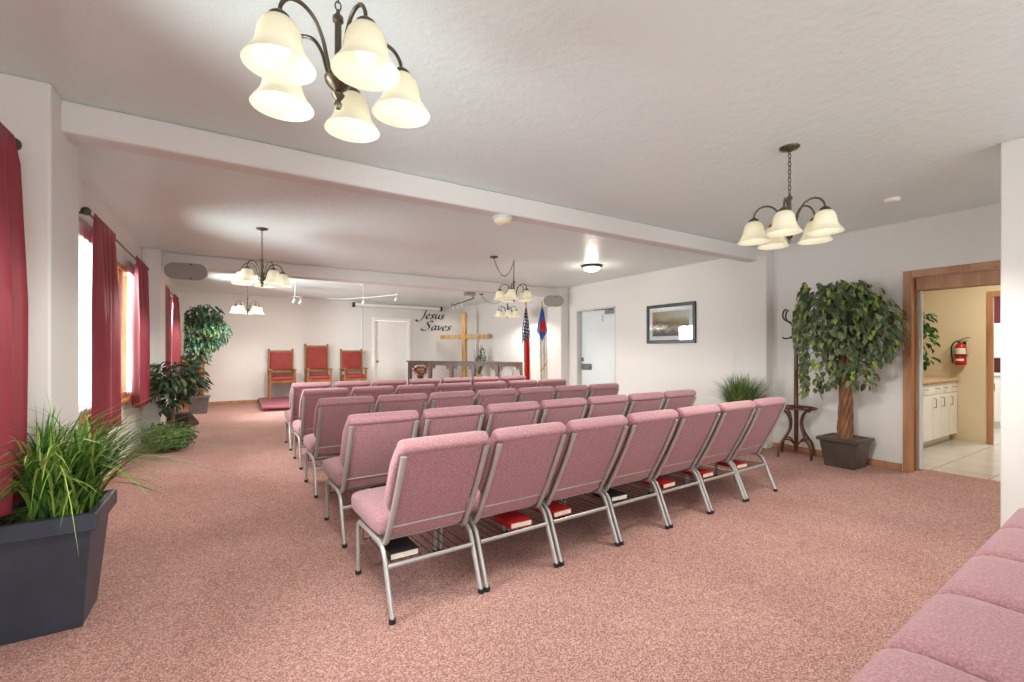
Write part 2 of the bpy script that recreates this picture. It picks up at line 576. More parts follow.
# exit door in the right wall
XD = XM + 0.10
d2 = MB()
d2.box(XM - 0.012, XD + 0.05, 7.52, 7.56, 0, 2.18).box(XM, XD + 0.05, 6.38, 6.42, 0, 2.18).box(XM - 0.012, XD + 0.05, 6.42, 7.52, 2.14, 2.18)
d2 = stru(d2.build('door_2', 'frame_grey', bevel=0.003))
lf = MB().box(XD, XD + 0.045, 6.425, 7.515, 0.008, 2.135).build('door_leaf', 'cool_white_door', d2, bevel=0.003)
MB().box(XD - 0.012, XD, 7.18, 7.50, 0.90, 1.03).box(XD - 0.05, XD - 0.012, 7.20, 7.46, 0.945, 0.985).build('push_handle', 'steel_grey', lf, bevel=0.004)
MB().box(XD - 0.022, XD, 7.44, 7.50, 1.08, 1.16).build('deadbolt', 'steel_grey', lf, bevel=0.004)
c = MB().box(XD - 0.06, XD, 6.46, 6.74, 2.04, 2.11).build('door_closer', 'steel_grey', lf, bevel=0.006)
MB().tube([(XD - 0.06, 6.5, 2.115), (XD - 0.20, 6.72, 2.125), (XM + 0.01, 7.02, 2.135)], 0.009, 8).build('closer_arm', 'steel_grey', c)
MB().tube([(XD - 0.005, 6.86, 2.02), (XD - 0.03, 6.86, 2.0), (XD - 0.03, 6.86, 1.93), (XD - 0.012, 6.86, 1.9)], 0.012, 8).build('door_hook', 'white_paint', lf, True)
# door in the back wall
d3 = MB()
d3.box(3.42, 3.50, YB - 0.02, YB + 0.10, 0, 2.26).box(4.48, 4.56, YB - 0.02, YB + 0.10, 0, 2.26).box(3.50, 4.48, YB - 0.02, YB + 0.10, 2.18, 2.26)
d3 = stru(d3.build('door_3', 'white_paint', bevel=0.004))
lf = MB().box(3.505, 4.475, YB + 0.05, YB + 0.09, 0.008, 2.175).build('door_leaf', 'white_paint', d3, bevel=0.003)
MB().lathe([(0.03, 0), (0.012, 0.01), (0.012, 0.035), (0.028, 0.045), (0.028, 0.07), (0.01, 0.08)], seg=12).build('door_knob', 'steel_grey', lf, True, loc=(3.575, YB + 0.05, 1.0), rot=(pi / 2, 0, 0))

# ------------------------------------------------------------------ passage beyond the doorway
wall_with_holes('wall_passage', 'yellow_wall', 'x', 9.0, 9.06, -1.5, 3.0, [(0.75, 1.83, 0.0, 2.06)])
stru(MB().box(6.48, 9.12, 2.86, 3.0, 0, H).build('wall_passage_side', 'yellow_wall'))
stru(MB().box(XN + 0.28, XN + 0.30, 1.90, 2.86, 0, H).build('wall_passage_near', 'yellow_wall'))
stru(MB().box(6.48, 12.5, -1.5, 4.0, 2.62, H).build('ceiling_passage', 'ceiling'))
stru(MB().box(6.48, 12.5, -1.6, -1.5, 0, H).build('wall_passage_end', 'yellow_wall'))
stru(MB().box(11.6, 11.7, -1.5, 4.0, 0, H).build('wall_kitchen', 'maroon_paint'))
stru(MB().box(9.12, 11.7, 3.2, 3.3, 0, H).build('wall_kitchen_side', 'wall'))
d4 = MB().box(8.98, 9.005, 1.823, 1.885, 0, 2.13).box(8.98, 9.005, 0.68, 0.76, 0, 2.13).box(8.98, 9.005, 0.76, 1.823, 2.055, 2.13)
stru(d4.build('door_4', 'oak_trim', bevel=0.004))
# base cabinet
cab = thing('base_cabinet', 'white base cabinet below the tan counter in the passage', 'cabinet', (8.0, 2.19, 0))
MB().box(-1.0, 0.985, 0.02, 0.64, 0.10, 0.87).box(-0.99, 0.98, 0.08, 0.62, 0.0, 0.10).build('body', 'white_paint', cab)
xs = [-1.0, -0.52, -0.02, 0.30, 0.64, 0.985]
for a, b in zip(xs, xs[1:]):
    dr = MB().box(a + 0.006, b - 0.006, 0.0, 0.02, 0.715, 0.862).build('drawer', 'white_paint', cab, bevel=0.004)
    cx = (a + b) / 2
    MB().tube(fillet([(cx - 0.05, 0.0, 0.79), (cx - 0.05, -0.028, 0.79), (cx + 0.05, -0.028, 0.79), (cx + 0.05, 0.0, 0.79)], 0.012), 0.005, 6).build('drawer_pull', 'nickel', dr, True)
    do = MB().box(a + 0.006, b - 0.006, 0.0, 0.02, 0.108, 0.705).build('door', 'white_paint', cab, bevel=0.004)
    hx = a + 0.05
    MB().tube(fillet([(hx, 0.0, 0.54), (hx, -0.028, 0.54), (hx, -0.028, 0.66), (hx, 0.0, 0.66)], 0.012), 0.006, 6).build('door_pull', 'nickel', do, True)
tag(MB().box(7.0, 8.99, 2.16, 2.85, 0.872, 0.91).build('countertop', 'counter_laminate', bevel=0.006), 'tan laminate countertop over the white cabinet in the passage', 'countertop')
# kitchen glimpse
kc = thing('kitchen_cabinet', 'white kitchen cabinet glimpsed through the far inner doorway', 'cabinet', (10.96, 2.2, 0), -pi / 2)
MB().box(-0.9, 0.8, 0.02, 0.6, 0.1, 0.88).box(-0.9, 0.8, 0.08, 0.6, 0, 0.1).build('body', 'white_paint', kc)
for i in range(4):
    o = MB().box(-0.895 + 0.42 * i, -0.485 + 0.42 * i, 0.0, 0.02, 0.11, 0.87).build('door', 'white_paint', kc, bevel=0.004)
    MB().tube([(-0.85 + 0.42 * i, -0.005, 0.62), (-0.85 + 0.42 * i, -0.005, 0.75)], 0.006, 6).build('door_pull', 'dark_iron', o)
MB().box(-0.92, 0.82, -0.02, 0.62, 0.88, 0.92).build('worktop', 'white_paint', kc, bevel=0.005)
up = thing('wall_cupboard', 'white upper cupboard glimpsed above the kitchen cabinet', 'cabinet', (11.22, 2.2, 1.18), -pi / 2)
MB().box(-0.9, 0.8, 0.0, 0.36, 0, 0.6).build('body', 'white_paint', up, bevel=0.004)
for i in range(3):
    MB().box(-0.89 + 0.565 * i, -0.335 + 0.565 * i, -0.02, 0.0, 0.01, 0.59).build('door', 'white_paint', up, bevel=0.004)

# fire extinguisher on the yellow wall
fe = thing('mounted_fire_extinguisher', 'red fire extinguisher with black hose hung on the yellow wall', 'fire extinguisher', (8.932, 2.14, 1.095))
fe.scale = (0.85, 0.85, 0.85)
MB().lathe([(0.0, 0), (0.068, 0.004), (0.072, 0.02), (0.072, 0.30), (0.06, 0.34), (0.03, 0.37), (0.022, 0.39), (0.0, 0.392)], seg=20).build('cylinder', 'signal_red', fe, True)
def lab(u, v):
    a = pi * 0.62 + u * pi * 0.76
    return (0.0735 * cos(a), 0.0735 * sin(a), 0.19 + 0.10 * v)
MB().grid(lab, 10, 3).build('paper_label', 'book_paper', fe, True)
def lab2(u, v):
    a = pi * 0.75 + u * pi * 0.5
    return (0.0737 * cos(a), 0.0737 * sin(a), 0.075 + 0.035 * v)
MB().grid(lab2, 8, 2).build('white_label', 'white_paint', fe, True)
MB().lathe([(0.0, 0.385), (0.024, 0.387), (0.024, 0.425), (0.015, 0.43), (0.0, 0.431)], seg=12).build('valve', 'nickel', fe, True)
MB().tube([(0.0, 0.02, 0.425), (-0.02, -0.06, 0.46), (-0.025, -0.12, 0.465)], 0.008, 6).tube([(0, 0.0, 0.42), (-0.02, -0.09, 0.41)], 0.007, 6).build('lever', 'nickel', fe, True)
MB().tube(catmull([(0.0, 0.01, 0.41), (-0.03, 0.06, 0.40), (-0.05, 0.098, 0.33), (-0.05, 0.105, 0.22), (-0.045, 0.095, 0.10), (-0.045, 0.092, 0.03)]), 0.011, 8).build('hose', 'black_rubber', fe, True)
MB().box(0.066, 0.08, -0.05, 0.05, 0.02, 0.40).box(-0.074, 0.08, -0.075, 0.075, 0.165, 0.18).build('wall_bracket', 'dark_iron', fe)

# ------------------------------------------------------------------ church chairs
def make_chair():
    r = thing('church_chair', '', 'chair')
    # seat cushion: rounded cross sections swept front to back
    rings = []
    for y, w, z0, z1 in ((-0.085, 0.20, 0.375, 0.415), (-0.078, 0.235, 0.35, 0.44), (-0.05, 0.25, 0.337, 0.455), (0.05, 0.256, 0.333, 0.462), (0.2, 0.258, 0.333, 0.468),
                         (0.36, 0.258, 0.333, 0.466), (0.42, 0.256, 0.335, 0.455), (0.452, 0.248, 0.345, 0.436), (0.466, 0.225, 0.37, 0.41)):
        h = (z1 - z0) / 2
        rings.append([Vector((a, y, (z0 + z1) / 2 + b)) for a, b in rrect(w, h, 28, 0.38)])
    MB().rings(rings).build('seat', 'mauve', r, True)
    # backrest: lean line
    def lean(t):   # t 0..1 up the back: (y, z)
        return (-0.122 - 0.250 * t - 0.012 * sin(pi * t), 0.343 + 0.494 * t)
    rings = []
    prof = [(0.0, 0.185, 0.008, 0.0), (0.01, 0.203, 0.020, 0.0), (0.10, 0.206, 0.026, 0.0), (0.24, 0.208, 0.030, 0.0), (0.29, 0.225, 0.030, 0.0), (0.34, 0.244, 0.030, 0.0), (0.42, 0.254, 0.032, 0.0), (0.60, 0.256, 0.034, 0.0),
            (0.78, 0.256, 0.034, 0.0), (0.86, 0.250, 0.034, 0.0), (0.945, 0.241, 0.034, -0.002), (0.962, 0.239, 0.042, -0.010), (0.985, 0.238, 0.045, -0.013), (1.01, 0.237, 0.043, -0.014), (1.035, 0.233, 0.032, -0.014), (1.046, 0.222, 0.012, -0.014)]
    nn = Vector((0, 0.494, 0.250)).normalized()   # forward normal of the back
    for t, w, h, off in prof:
        y, z = lean(t)
        c = Vector((0, y, z)) + nn * (0.050 + off)
        rings.append([c + Vector((a, 0, 0)) + nn * b for a, b in rrect(w, h, 32, 0.30)])
    MB().rings(rings).build('backrest', 'mauve', r, True)
    # rear cover panel between the tubes
    rings = []
    for t, w in ((0.0, 0.19), (0.012, 0.204), (0.5, 0.206), (0.945, 0.207), (0.955, 0.20)):
        y, z = lean(t)
        c = Vector((0, y, z)) + nn * 0.012
        rings.append([c + Vector((a, 0, 0)) + nn * b for a, b in rrect(w, 0.010, 16, 0.25)])
    MB().rings(rings).build('back_panel', 'mauve', r, True)
    y, z = lean(0.15)
    c = Vector((0, y, z)) + nn * 0.0015
    MB().tube([c + Vector((-0.205, 0, 0)), c + Vector((0.205, 0, 0))], 0.005, 8, 0.003, (0, 0, 1)).build('trim_strip', 'chair_steel', r, True)
    # uprights: bent forward at the foot into the seat frame
    for s in (-1, 1):
        pts = [Vector((s * 0.226, 0.02, 0.318)), Vector((s * 0.224, -0.110, 0.318))]
        for t in (0.06, 0.3, 0.5, 0.7, 0.90, 0.95):
            y, z = lean(t)
            pts.append(Vector((s * 0.222, y, z)) - nn * 0.001)
        MB().tube(fillet(pts, 0.05, 5), 0.0165, 12, 0.0125, (1, 0, 0)).build('back_upright', 'chair_steel', r, True)
    # legs: front and rear of one bent side frame
    for s in (-1, 1):
        xa = s * 0.244
        fr = fillet([(xa, 0.315, 0.006), (xa, 0.315, 0.315), (xa, 0.10, 0.322)], 0.07, 6)
        rr = fillet([(xa, -0.268, 0.006), (xa, -0.135, 0.322), (xa, 0.10, 0.322)], 0.07, 6)
        for pth, foot in ((fr, (xa, 0.315)), (rr, (xa, -0.268))):
            lg = MB().tube(pth, 0.0115, 10, 0.0165, (1, 0, 0)).build('leg', 'chair_steel', r, True)
            MB().lathe([(0.013, 0), (0.0175, 0.003), (0.0175, 0.022), (0.012, 0.024)], (foot[0], foot[1], 0), 10).build('foot_cap', 'black_rubber', lg, True)
    # cross rails under the seat
    MB().tube([(-0.244, 0.27, 0.322), (0.244, 0.27, 0.322)], 0.009, 8).build('seat_rail', 'chair_steel', r, True)
    MB().tube([(-0.244, -0.06, 0.322), (0.244, -0.06, 0.322)], 0.009, 8).build('seat_rail', 'chair_steel', r, True)
    # wire book rack
    k = MB().tube([(-0.236, -0.185, 0.235), (0.236, -0.185, 0.235)], 0.012, 8, 0.008, (0, 0, 1))
    k.build('rack_bar', 'chair_steel', r, True)
    k = MB().tube([(-0.236, 0.24, 0.225), (0.236, 0.24, 0.225)], 0.005, 6)
    for i in range(9):
        x = -0.208 + 0.052 * i
        k.tube([(x, -0.185, 0.24), (x, 0.235, 0.229)], 0.0028, 5)
    for s in (-1, 1):
        k.tube(fillet([(s * 0.236, 0.24, 0.225), (s * 0.236, 0.24, 0.32)], 0.02), 0.004, 6)
    k.build('book_rack', 'rack_wire', r, True)
    return r

ORD = ['first', 'second', 'third', 'fourth', 'fifth', 'sixth', 'seventh']
ROWS = [
    # name, x of the left leg, y of the rear legs, slope, count
    ('in the nearest of the five full rows', 0.64, 2.135, 0.040, 7),
    ('in the second of the five full rows', 0.63, 3.13, 0.02, 7),
    ('in the middle of the five full rows', 0.635, 4.32, 0.008, 7),
    ('in the fourth of the five full rows', 0.65, 5.45, 0.0, 7),
    ('in the farthest of the five full rows', 0.66, 6.56, 0.0, 7),
    ('', 1.17, -0.187, 0.045, 5),
]
PITCH = 0.5245
base_chair = make_chair()
first = True
CH = {}
for ri, (nm, xl, yr, sl, n) in enumerate(ROWS):
    a = math.atan(sl)
    for i in range(n):
        x = xl + 0.246 + PITCH * i * cos(a)
        y = yr + 0.268 + (PITCH * i + 0.246) * sl
        lb = 'mauve padded chair, %s from the window aisle %s' % (ORD[i], nm)
        if not nm:
            lb = 'mauve chair showing only its seat, %s seat counted toward the white partition' % ORD[i]
        if first:
            base_chair.location = (x, y, 0); base_chair.rotation_euler = (0, 0, a)
            base_chair['label'] = lb; base_chair['group'] = 'rows of mauve church chairs'
            first = False
        else:
            dup(base_chair, (x, y, 0), a, lb, 'rows of mauve church chairs')
        CH[(ri, i)] = (x, y, a)

# books on the racks
def book(mat):
    w, l, t = 0.15, 0.205, 0.034
    r = thing('hymn_book', '', 'book')
    MB().box(-w / 2, w / 2, -l / 2, l / 2, 0, 0.003).box(-w / 2, w / 2, -l / 2, l / 2, t - 0.003, t).box(-w / 2 - 0.001, -w / 2 + 0.003, -l / 2, l / 2, 0, t).build('cover', mat, r)
    MB().box(-w / 2 + 0.003, w / 2 - 0.004, -l / 2 + 0.004, l / 2 - 0.004, 0.003, t - 0.003).build('pages', 'book_paper', r)
    return r
protos = {}
BK = [((0, 0), -0.14, 'book_black', 'black book on the rack under the first chair of the nearest full row'),
      ((0, 1), 0.06, 'book_red', 'red book on the rack under the second chair of the nearest row'),
      ((0, 2), -0.145, 'book_red', 'red book on the rack under the third chair of the nearest row'),
      ((0, 3), -0.14, 'book_black', 'black book under the fourth chair of the nearest row'),
      ((0, 4), -0.12, 'book_red', 'red book under the fifth chair of the nearest row'),
      ((0, 5), -0.13, 'book_red', 'red book under the sixth chair of the nearest row'),
      ((0, 6), -0.13, 'book_red', 'red book under the last chair of the nearest row, by the coat rack'),
      ((1, 0), 0.125, 'book_black', 'black book on the rack under the first chair of the second row')]
for key, dx, mt, lb in BK:
    x, y, a = CH[key]
    rot = a + RNG.uniform(-0.08, 0.08)
    loc = (x + dx * cos(a) + 0.07 * sin(a), y - 0.07, 0.2485)
    if mt not in protos:
        protos[mt] = book(mt)
        o = protos[mt]
        o.location = loc; o.rotation_euler = (0.026 * -1, 0, rot)
        o['label'] = lb; o['group'] = 'books under the chairs'
    else:
        o = dup(protos[mt], loc, rot, lb, 'books under the chairs')
        o.rotation_euler = (-0.026, 0, rot)

# ------------------------------------------------------------------ chandeliers
BULBS = []
def make_chandelier():
    """origin on the hub axis at the height of the shade rims"""
    r = thing('chandelier', '', 'chandelier')
    MB().lathe([(0.0, -0.03), (0.008, -0.028), (0.014, -0.015), (0.008, 0.0), (0.018, 0.012), (0.022, 0.02), (0.012, 0.03), (0.03, 0.045), (0.042, 0.06), (0.045, 0.075), (0.034, 0.088), (0.014, 0.10),
                (0.0115, 0.12), (0.0115, 0.27), (0.018, 0.275), (0.018, 0.29), (0.008, 0.30), (0.006, 0.315), (0.0, 0.316)], seg=18).build('stem', 'bronze', r, True)
    for k in range(5):
        a = 2 * pi * k / 5
        ca, sa = cos(a), sin(a)
        P = [(0.03, 0.078), (0.045, 0.12), (0.062, 0.175), (0.095, 0.225), (0.14, 0.243), (0.185, 0.230), (0.212, 0.195), (0.218, 0.16)]
        arm = MB().tube(catmull([(p * ca, p * sa, z) for p, z in P], 5), 0.0065, 8).build('arm', 'bronze', r, True)
        cx, cy = 0.218 * ca, 0.218 * sa
        MB().lathe([(0.0, 0.172), (0.012, 0.17), (0.03, 0.155), (0.034, 0.143), (0.03, 0.135), (0.026, 0.135)], (cx, cy, 0), 14).build('shade_holder', 'bronze', arm, True)
        prof = [(0.030, 0.142), (0.044, 0.136), (0.056, 0.120), (0.063, 0.098), (0.066, 0.074), (0.071, 0.052), (0.083, 0.030), (0.097, 0.012), (0.104, 0.0), (0.099, 0.003), (0.081, 0.027), (0.068, 0.050), (0.062, 0.074), (0.059, 0.097), (0.052, 0.117), (0.040, 0.132), (0.026, 0.138)]
        sh = MB().lathe(prof, (cx, cy, 0), 24, False).build('glass_shade', 'shade_glass', r, True)
        MB().lathe([(0.0, 0.022), (0.016, 0.025), (0.027, 0.035), (0.032, 0.052), (0.030, 0.068), (0.020, 0.092), (0.015, 0.115), (0.015, 0.138)], (cx, cy, 0), 14).build('bulb', 'bulb_glow', sh, True)
    return r

def chain(mb, pts, rr=0.0028):
    """links along a polyline"""
    P = [Vector(p) for p in pts]
    L = 0.034
    seg = []
    for a, b in zip(P, P[1:]):
        n = max(1, int((b - a).length / (L * 0.74)))
        for i in range(n):
            seg.append((a + (b - a) * ((i + 0.5) / n), (b - a).normalized()))
    for i, (c, d) in enumerate(seg):
        s = Vector((1, 0, 0)) if abs(d.x) < 0.8 else Vector((0, 1, 0))
        s = (s - d * s.dot(d)).normalized()
        if i % 2:
            s = d.cross(s)
        ring = [c + d * (L / 2) * cos(2 * pi * k / 10) + s * 0.0095 * sin(2 * pi * k / 10) for k in range(10)]
        mb.tube(ring, rr, 5, closed=True)

CHAND = [
    # x, y, rim z, rotation, canopy (x, y) if swagged, label
    (0.316, 1.657, 2.17, -0.120, None, 'large bronze five-arm chandelier with cream glass shades, nearest the camera'),
    (3.26, 1.64, 2.066, 0.953, None, 'bronze five-arm chandelier on a chain, above the nearest row near the ficus'),
    (0.30, 5.90, 2.06, radians(10), None, 'bronze five-arm chandelier over the aisle, between the two beams'),
    (0.28, 10.55, 2.06, radians(20), None, 'small-looking bronze chandelier beyond the second beam, above the pulpit chairs side'),
    (3.68, 5.88, 2.075, radians(12), (3.32, 5.86), 'bronze chandelier swagged on a looped chain between the two beams'),
    (5.50, 9.08, 2.10, radians(30), (5.22, 9.84), 'bronze chandelier beyond the second beam, in front of the wooden cross'),
]
ch0 = make_chandelier()
for i, (x, y, z, rz, sw, lb) in enumerate(CHAND):
    if i == 0:
        c = ch0
        c.location = (x, y, z); c.rotation_euler = (0, 0, rz); c['label'] = lb; c['group'] = 'bronze chandeliers'
    else:
        c = dup(ch0, (x, y, z), rz, lb, 'bronze chandeliers')
for i, (x, y, z, rz, sw, lb) in enumerate(CHAND):
    c = [o for o in COL.objects if o.get('label') == lb][0]
    R = Matrix.Rotation(-rz, 3, 'Z')
    top = H - z
    mb = MB()
    if sw is None:
        chain(mb, [(0, 0, 0.315), (0, 0, top - 0.02)])
        cp = Vector((0, 0, top))
    else:
        cp = R @ Vector((sw[0] - x, sw[1] - y, 0)) + Vector((0, 0, top))
        chain(mb, [(0, 0, 0.315), (0, 0, top - 0.025)])
        drop = 0.24
        pts = []
        for k in range(15):
            t = k / 14
            p = Vector((0, 0, top - 0.025)).lerp(cp - Vector((0, 0, 0.03)), t)
            p.z -= drop * 4 * t * (1 - t)
            pts.append(p)
        chain(mb, pts)
        mb.tube(fillet([(0, 0, top), (0, 0, top - 0.02), (0.012, 0, top - 0.03), (0, 0, top - 0.045)], 0.01), 0.004, 6)
    mb.build('chain', 'bronze', c, True)
    MB().lathe([(0.0, -0.032), (0.012, -0.03), (0.02, -0.022), (0.055, -0.014), (0.062, -0.006), (0.062, 0.0), (0.0, 0.0)], cp, 20).build('ceiling_canopy', 'bronze', c, True)
    for k in range(5):
        a = 2 * pi * k / 5 + rz
        BULBS.append((x + 0.218 * cos(a), y + 0.218 * sin(a), z + 0.008))

# ------------------------------------------------------------------ other ceiling fixtures
fl = thing('flush_light', 'round flush ceiling light with bronze rim and glowing dome', 'ceiling light', (5.02, 5.62, H))
MB().lathe([(0.0, 0.0), (0.17, 0.0), (0.178, -0.012), (0.165, -0.032), (0.15, -0.036), (0.0, -0.036)], seg=28).build('rim', 'bronze', fl, True)
MB().lathe([(0.148, -0.034), (0.14, -0.055), (0.11, -0.08), (0.06, -0.097), (0.012, -0.102), (0.0, -0.102)], seg=28).build('glass_dome', 'dome_glow', fl, True)
MB().lathe([(0.0, -0.122), (0.008, -0.118), (0.01, -0.11), (0.004, -0.10)], seg=10).build('finial', 'bronze', fl, True)
tag(MB().lathe([(0.0, -0.03), (0.045, -0.03), (0.058, -0.022), (0.064, 0.0), (0.0, 0.0)], (5.18, 1.70, H), 24).build('smoke_detector', 'white_paint', None, True), 'white round smoke detector on the ceiling above the doorway side', 'smoke detector')
# dome fixture under the near beam
sc = thing('dome_sconce', 'cream half dome fixture fixed under the near ceiling beam', 'ceiling light', (2.10, 3.55, 2.52))
MB().lathe([(0.0, 0.0), (0.088, 0.0), (0.092, -0.012), (0.088, -0.026), (0.0, -0.026)], seg=24).build('base_plate', 'frame_grey', sc, True)
MB().lathe([(0.082, -0.026), (0.076, -0.045), (0.058, -0.062), (0.03, -0.073), (0.0, -0.076)], seg=24).build('dome', 'cream', sc, True)
# speakers
def speaker(x, y, z, rz, w, h, label):
    r = thing('wall_speaker', label, 'speaker', (x, y, z), rz, 'oval speakers on the far beam')
    def stad(w, h, n=9):
        R = h / 2
        L = w / 2 - R
        return [(L + R * cos(-pi / 2 + pi * k / (n - 1)), R * sin(-pi / 2 + pi * k / (n - 1))) for k in range(n)] + [(-L + R * cos(pi / 2 + pi * k / (n - 1)), R * sin(pi / 2 + pi * k / (n - 1))) for k in range(n)]
    MB().prism(stad(w, h), -0.07, 0.02, 'y').build('case', 'white_paint', r, bevel=0.012)
    MB().prism(stad(w - 0.012, h - 0.012), -0.082, -0.070, 'y').build('grille', 'grille_grey', r, bevel=0.006)
    for s in (-1, 1):
        MB().lathe([(0.0, 0), (0.012, 0), (0.012, 0.006), (0.0, 0.007)], seg=10).build('badge', 'dark_iron', r, loc=(0.10 * w, -0.082, s * h * 0.40), rot=(pi / 2, 0, 0))
    MB().box(-0.04, 0.04, 0.02, 0.05, -0.05, 0.05).build('mount', 'white_paint', r)
speaker(-0.535, 7.94, 2.425, radians(-4), 0.52, 0.25, 'grey oval speaker at the left end of the far beam, by the pilaster')
speaker(5.98, 7.93, 2.385, radians(-32), 0.46, 0.25, 'grey oval speaker near the exit door end of the far beam')

# track lights
def head(mb_p, parent, c, aim):
    d = Vector(aim).normalized()
    c = Vector(c)
    rot = d.to_track_quat('Z', 'Y').to_matrix().to_4x4()
    b = MB(); b.T = Matrix.Translation(c) @ rot
    b.lathe([(0.0, -0.05), (0.014, -0.048), (0.020, -0.02), (0.028, 0.03), (0.026, 0.032), (0.0, 0.02)], seg=12)
    h = b.build('spot_head', mb_p, parent, True)
    g = MB(); g.T = Matrix.Translation(c) @ rot
    g.lathe([(0.0, 0.036), (0.018, 0.032), (0.024, 0.022), (0.0, 0.02)], seg=12)
    g.build('lamp_face', 'spot_glow', h, True)

t1 = thing('track_light', 'white two-head track light on the far ceiling near the back door', 'track light', (0, 0, 0), 0, 'track lights')
MB().lathe([(0.0, -0.028), (0.05, -0.022), (0.07, 0.0), (0.0, 0.0)], (2.36, 9.75, H), 18).build('ceiling_canopy', 'white_paint', t1, True)
MB().tube([(2.36, 9.75, 2.69), (2.36, 9.75, 2.42)], 0.008, 8).tube([(2.80, 8.85, 2.69), (2.80, 8.85, 2.42)], 0.005, 8).build('stem', 'white_paint', t1)
MB().tube(catmull([(1.75, 10.35, 2.42), (2.10, 10.15, 2.42), (2.36, 9.75, 2.42), (2.58, 9.35, 2.42), (2.80, 8.82, 2.42)]), 0.007, 8).build('track', 'white_paint', t1)
for p in ((2.36, 9.75, 2.34), (2.79, 8.88, 2.34)):
    MB().tube([p, (p[0], p[1], 2.42)], 0.005, 6).build('drop_rod', 'white_paint', t1)
    head('white_paint', t1, (p[0], p[1], 2.325), (-0.12, 0.75, -0.62))
t0 = thing('track_light', 'small white cluster of two spot heads behind the aisle chandelier', 'track light', (0, 0, 0), 0, 'track lights')
MB().lathe([(0.0, -0.02), (0.04, -0.016), (0.05, 0.0), (0.0, 0.0)], (1.10, 10.1, H), 16).build('ceiling_canopy', 'white_paint', t0, True)
MB().tube([(1.10, 10.1, 2.69), (1.10, 10.1, 2.40)], 0.007, 8).tube([(1.06, 10.1, 2.40), (1.22, 10.06, 2.40)], 0.007, 8).build('stem', 'white_paint', t0)
for x, y, q in ((1.08, 10.10, 2.33), (1.19, 10.06, 2.31)):
    MB().tube([(x, y, q), (x, y, 2.40)], 0.005, 6).build('drop_rod', 'white_paint', t0)
    head('white_paint', t0, (x, y, q - 0.02), (-0.25, 0.75, -0.62))
t2 = thing('track_light', 'dark three-head track light aimed at the wooden cross', 'track light', (0, 0, 0), 0, 'track lights')
A, B = Vector((5.44, 12.1, 2.615)), Vector((5.14, 10.1, 2.615))
MB().tube([A, B], 0.014, 8).build('track', 'dark_iron', t2)
MB().box(4.72, 4.95, 9.62, 9.80, 2.62, H).build('transformer_box', 'nickel', t2, bevel=0.008)
MB().tube([A + Vector((0, 0.0, 0)), A + Vector((0, 0, 0.085))], 0.008, 6).tube([B, B + Vector((0, 0, 0.085))], 0.008, 6).build('stem', 'dark_iron', t2)
MB().tube([B, (4.85, 9.75, 2.66)], 0.006, 6).build('feed_cable', 'dark_iron', t2)
for t in (0.08, 0.30, 0.52):
    p = A.lerp(B, t)
    MB().tube([p, p - Vector((0, 0, 0.07))], 0.005, 6).build('drop_rod', 'white_paint', t2)
    head('white_paint', t2, p - Vector((0, 0, 0.09)), (0.45, 0.35, -0.6))

# rolled-up projection screen
ps = thing('projection_screen', 'white rolled-up projection screen tube high on the back wall', 'projection screen', (4.2, YB - 0.075, 2.60))
MB().tube([(-1.29, 0, 0), (1.29, 0, 0)], 0.045, 12, 0.04).build('housing', 'white_paint', ps, True)
for s in (-1, 1):
    MB().box(s * 1.30 - 0.03, s * 1.30 + 0.03, -0.05, 0.075, -0.075, 0.055).build('end_bracket', 'letter_black', ps, bevel=0.006)
MB().box(-1.27, 1.27, -0.012, 0.012, -0.062, -0.044).build('pull_bar', 'frame_grey', ps, bevel=0.003)
# conduit and switch plate
cd = thing('wall_switch', 'white switch box with thin conduit on the back wall beside the door', 'switch', (3.26, YB, 1.28))
MB().box(-0.02, 0.10, -0.03, 0.0, -0.05, 0.05).build('box', 'white_paint', cd, bevel=0.004)
MB().box(0.02, 0.06, -0.036, -0.03, -0.02, 0.02).build('toggle', 'frame_grey', cd, bevel=0.002)
MB().tube(fillet([(-0.02, -0.012, 0.0), (-0.12, -0.012, 0.0), (-0.12, -0.012, 1.22)], 0.02), 0.009, 8).build('conduit', 'white_paint', cd, True)

# ------------------------------------------------------------------ lettering
def nib_text(mb, strokes, ox, oz, sx_, sc, nib=0.15, ang=radians(38), y=0.0, th=0.006, slant=0.22):
    nx, nz = nib / 2 * cos(ang), nib / 2 * sin(ang)
    for st in strokes:
        P = [(p.x, p.z) for p in catmull([(a, 0, b) for a, b in st], 7)]
        for (x0, z0), (x1, z1) in zip(P, P[1:]):
            q = [(x0 - nx, z0 - nz), (x0 + nx, z0 + nz), (x1 + nx, z1 + nz), (x1 - nx, z1 - nz)]
            # hairline support so that strokes along the nib keep a width
            q = [(ox + sx_ * (a + slant * b), oz + sc * b) for a, b in q]
            area = sum(q[i][0] * q[(i + 1) % 4][1] - q[(i + 1) % 4][0] * q[i][1] for i in range(4))
            if abs(area) < 1e-7:
                continue
            mb.prism(q, y - th, y, 'y')
        hl = [Vector((ox + sx_ * (a + slant * b), y - th / 2, oz + sc * b)) for a, b in P]
        mb.tube(hl, 0.006, 5)
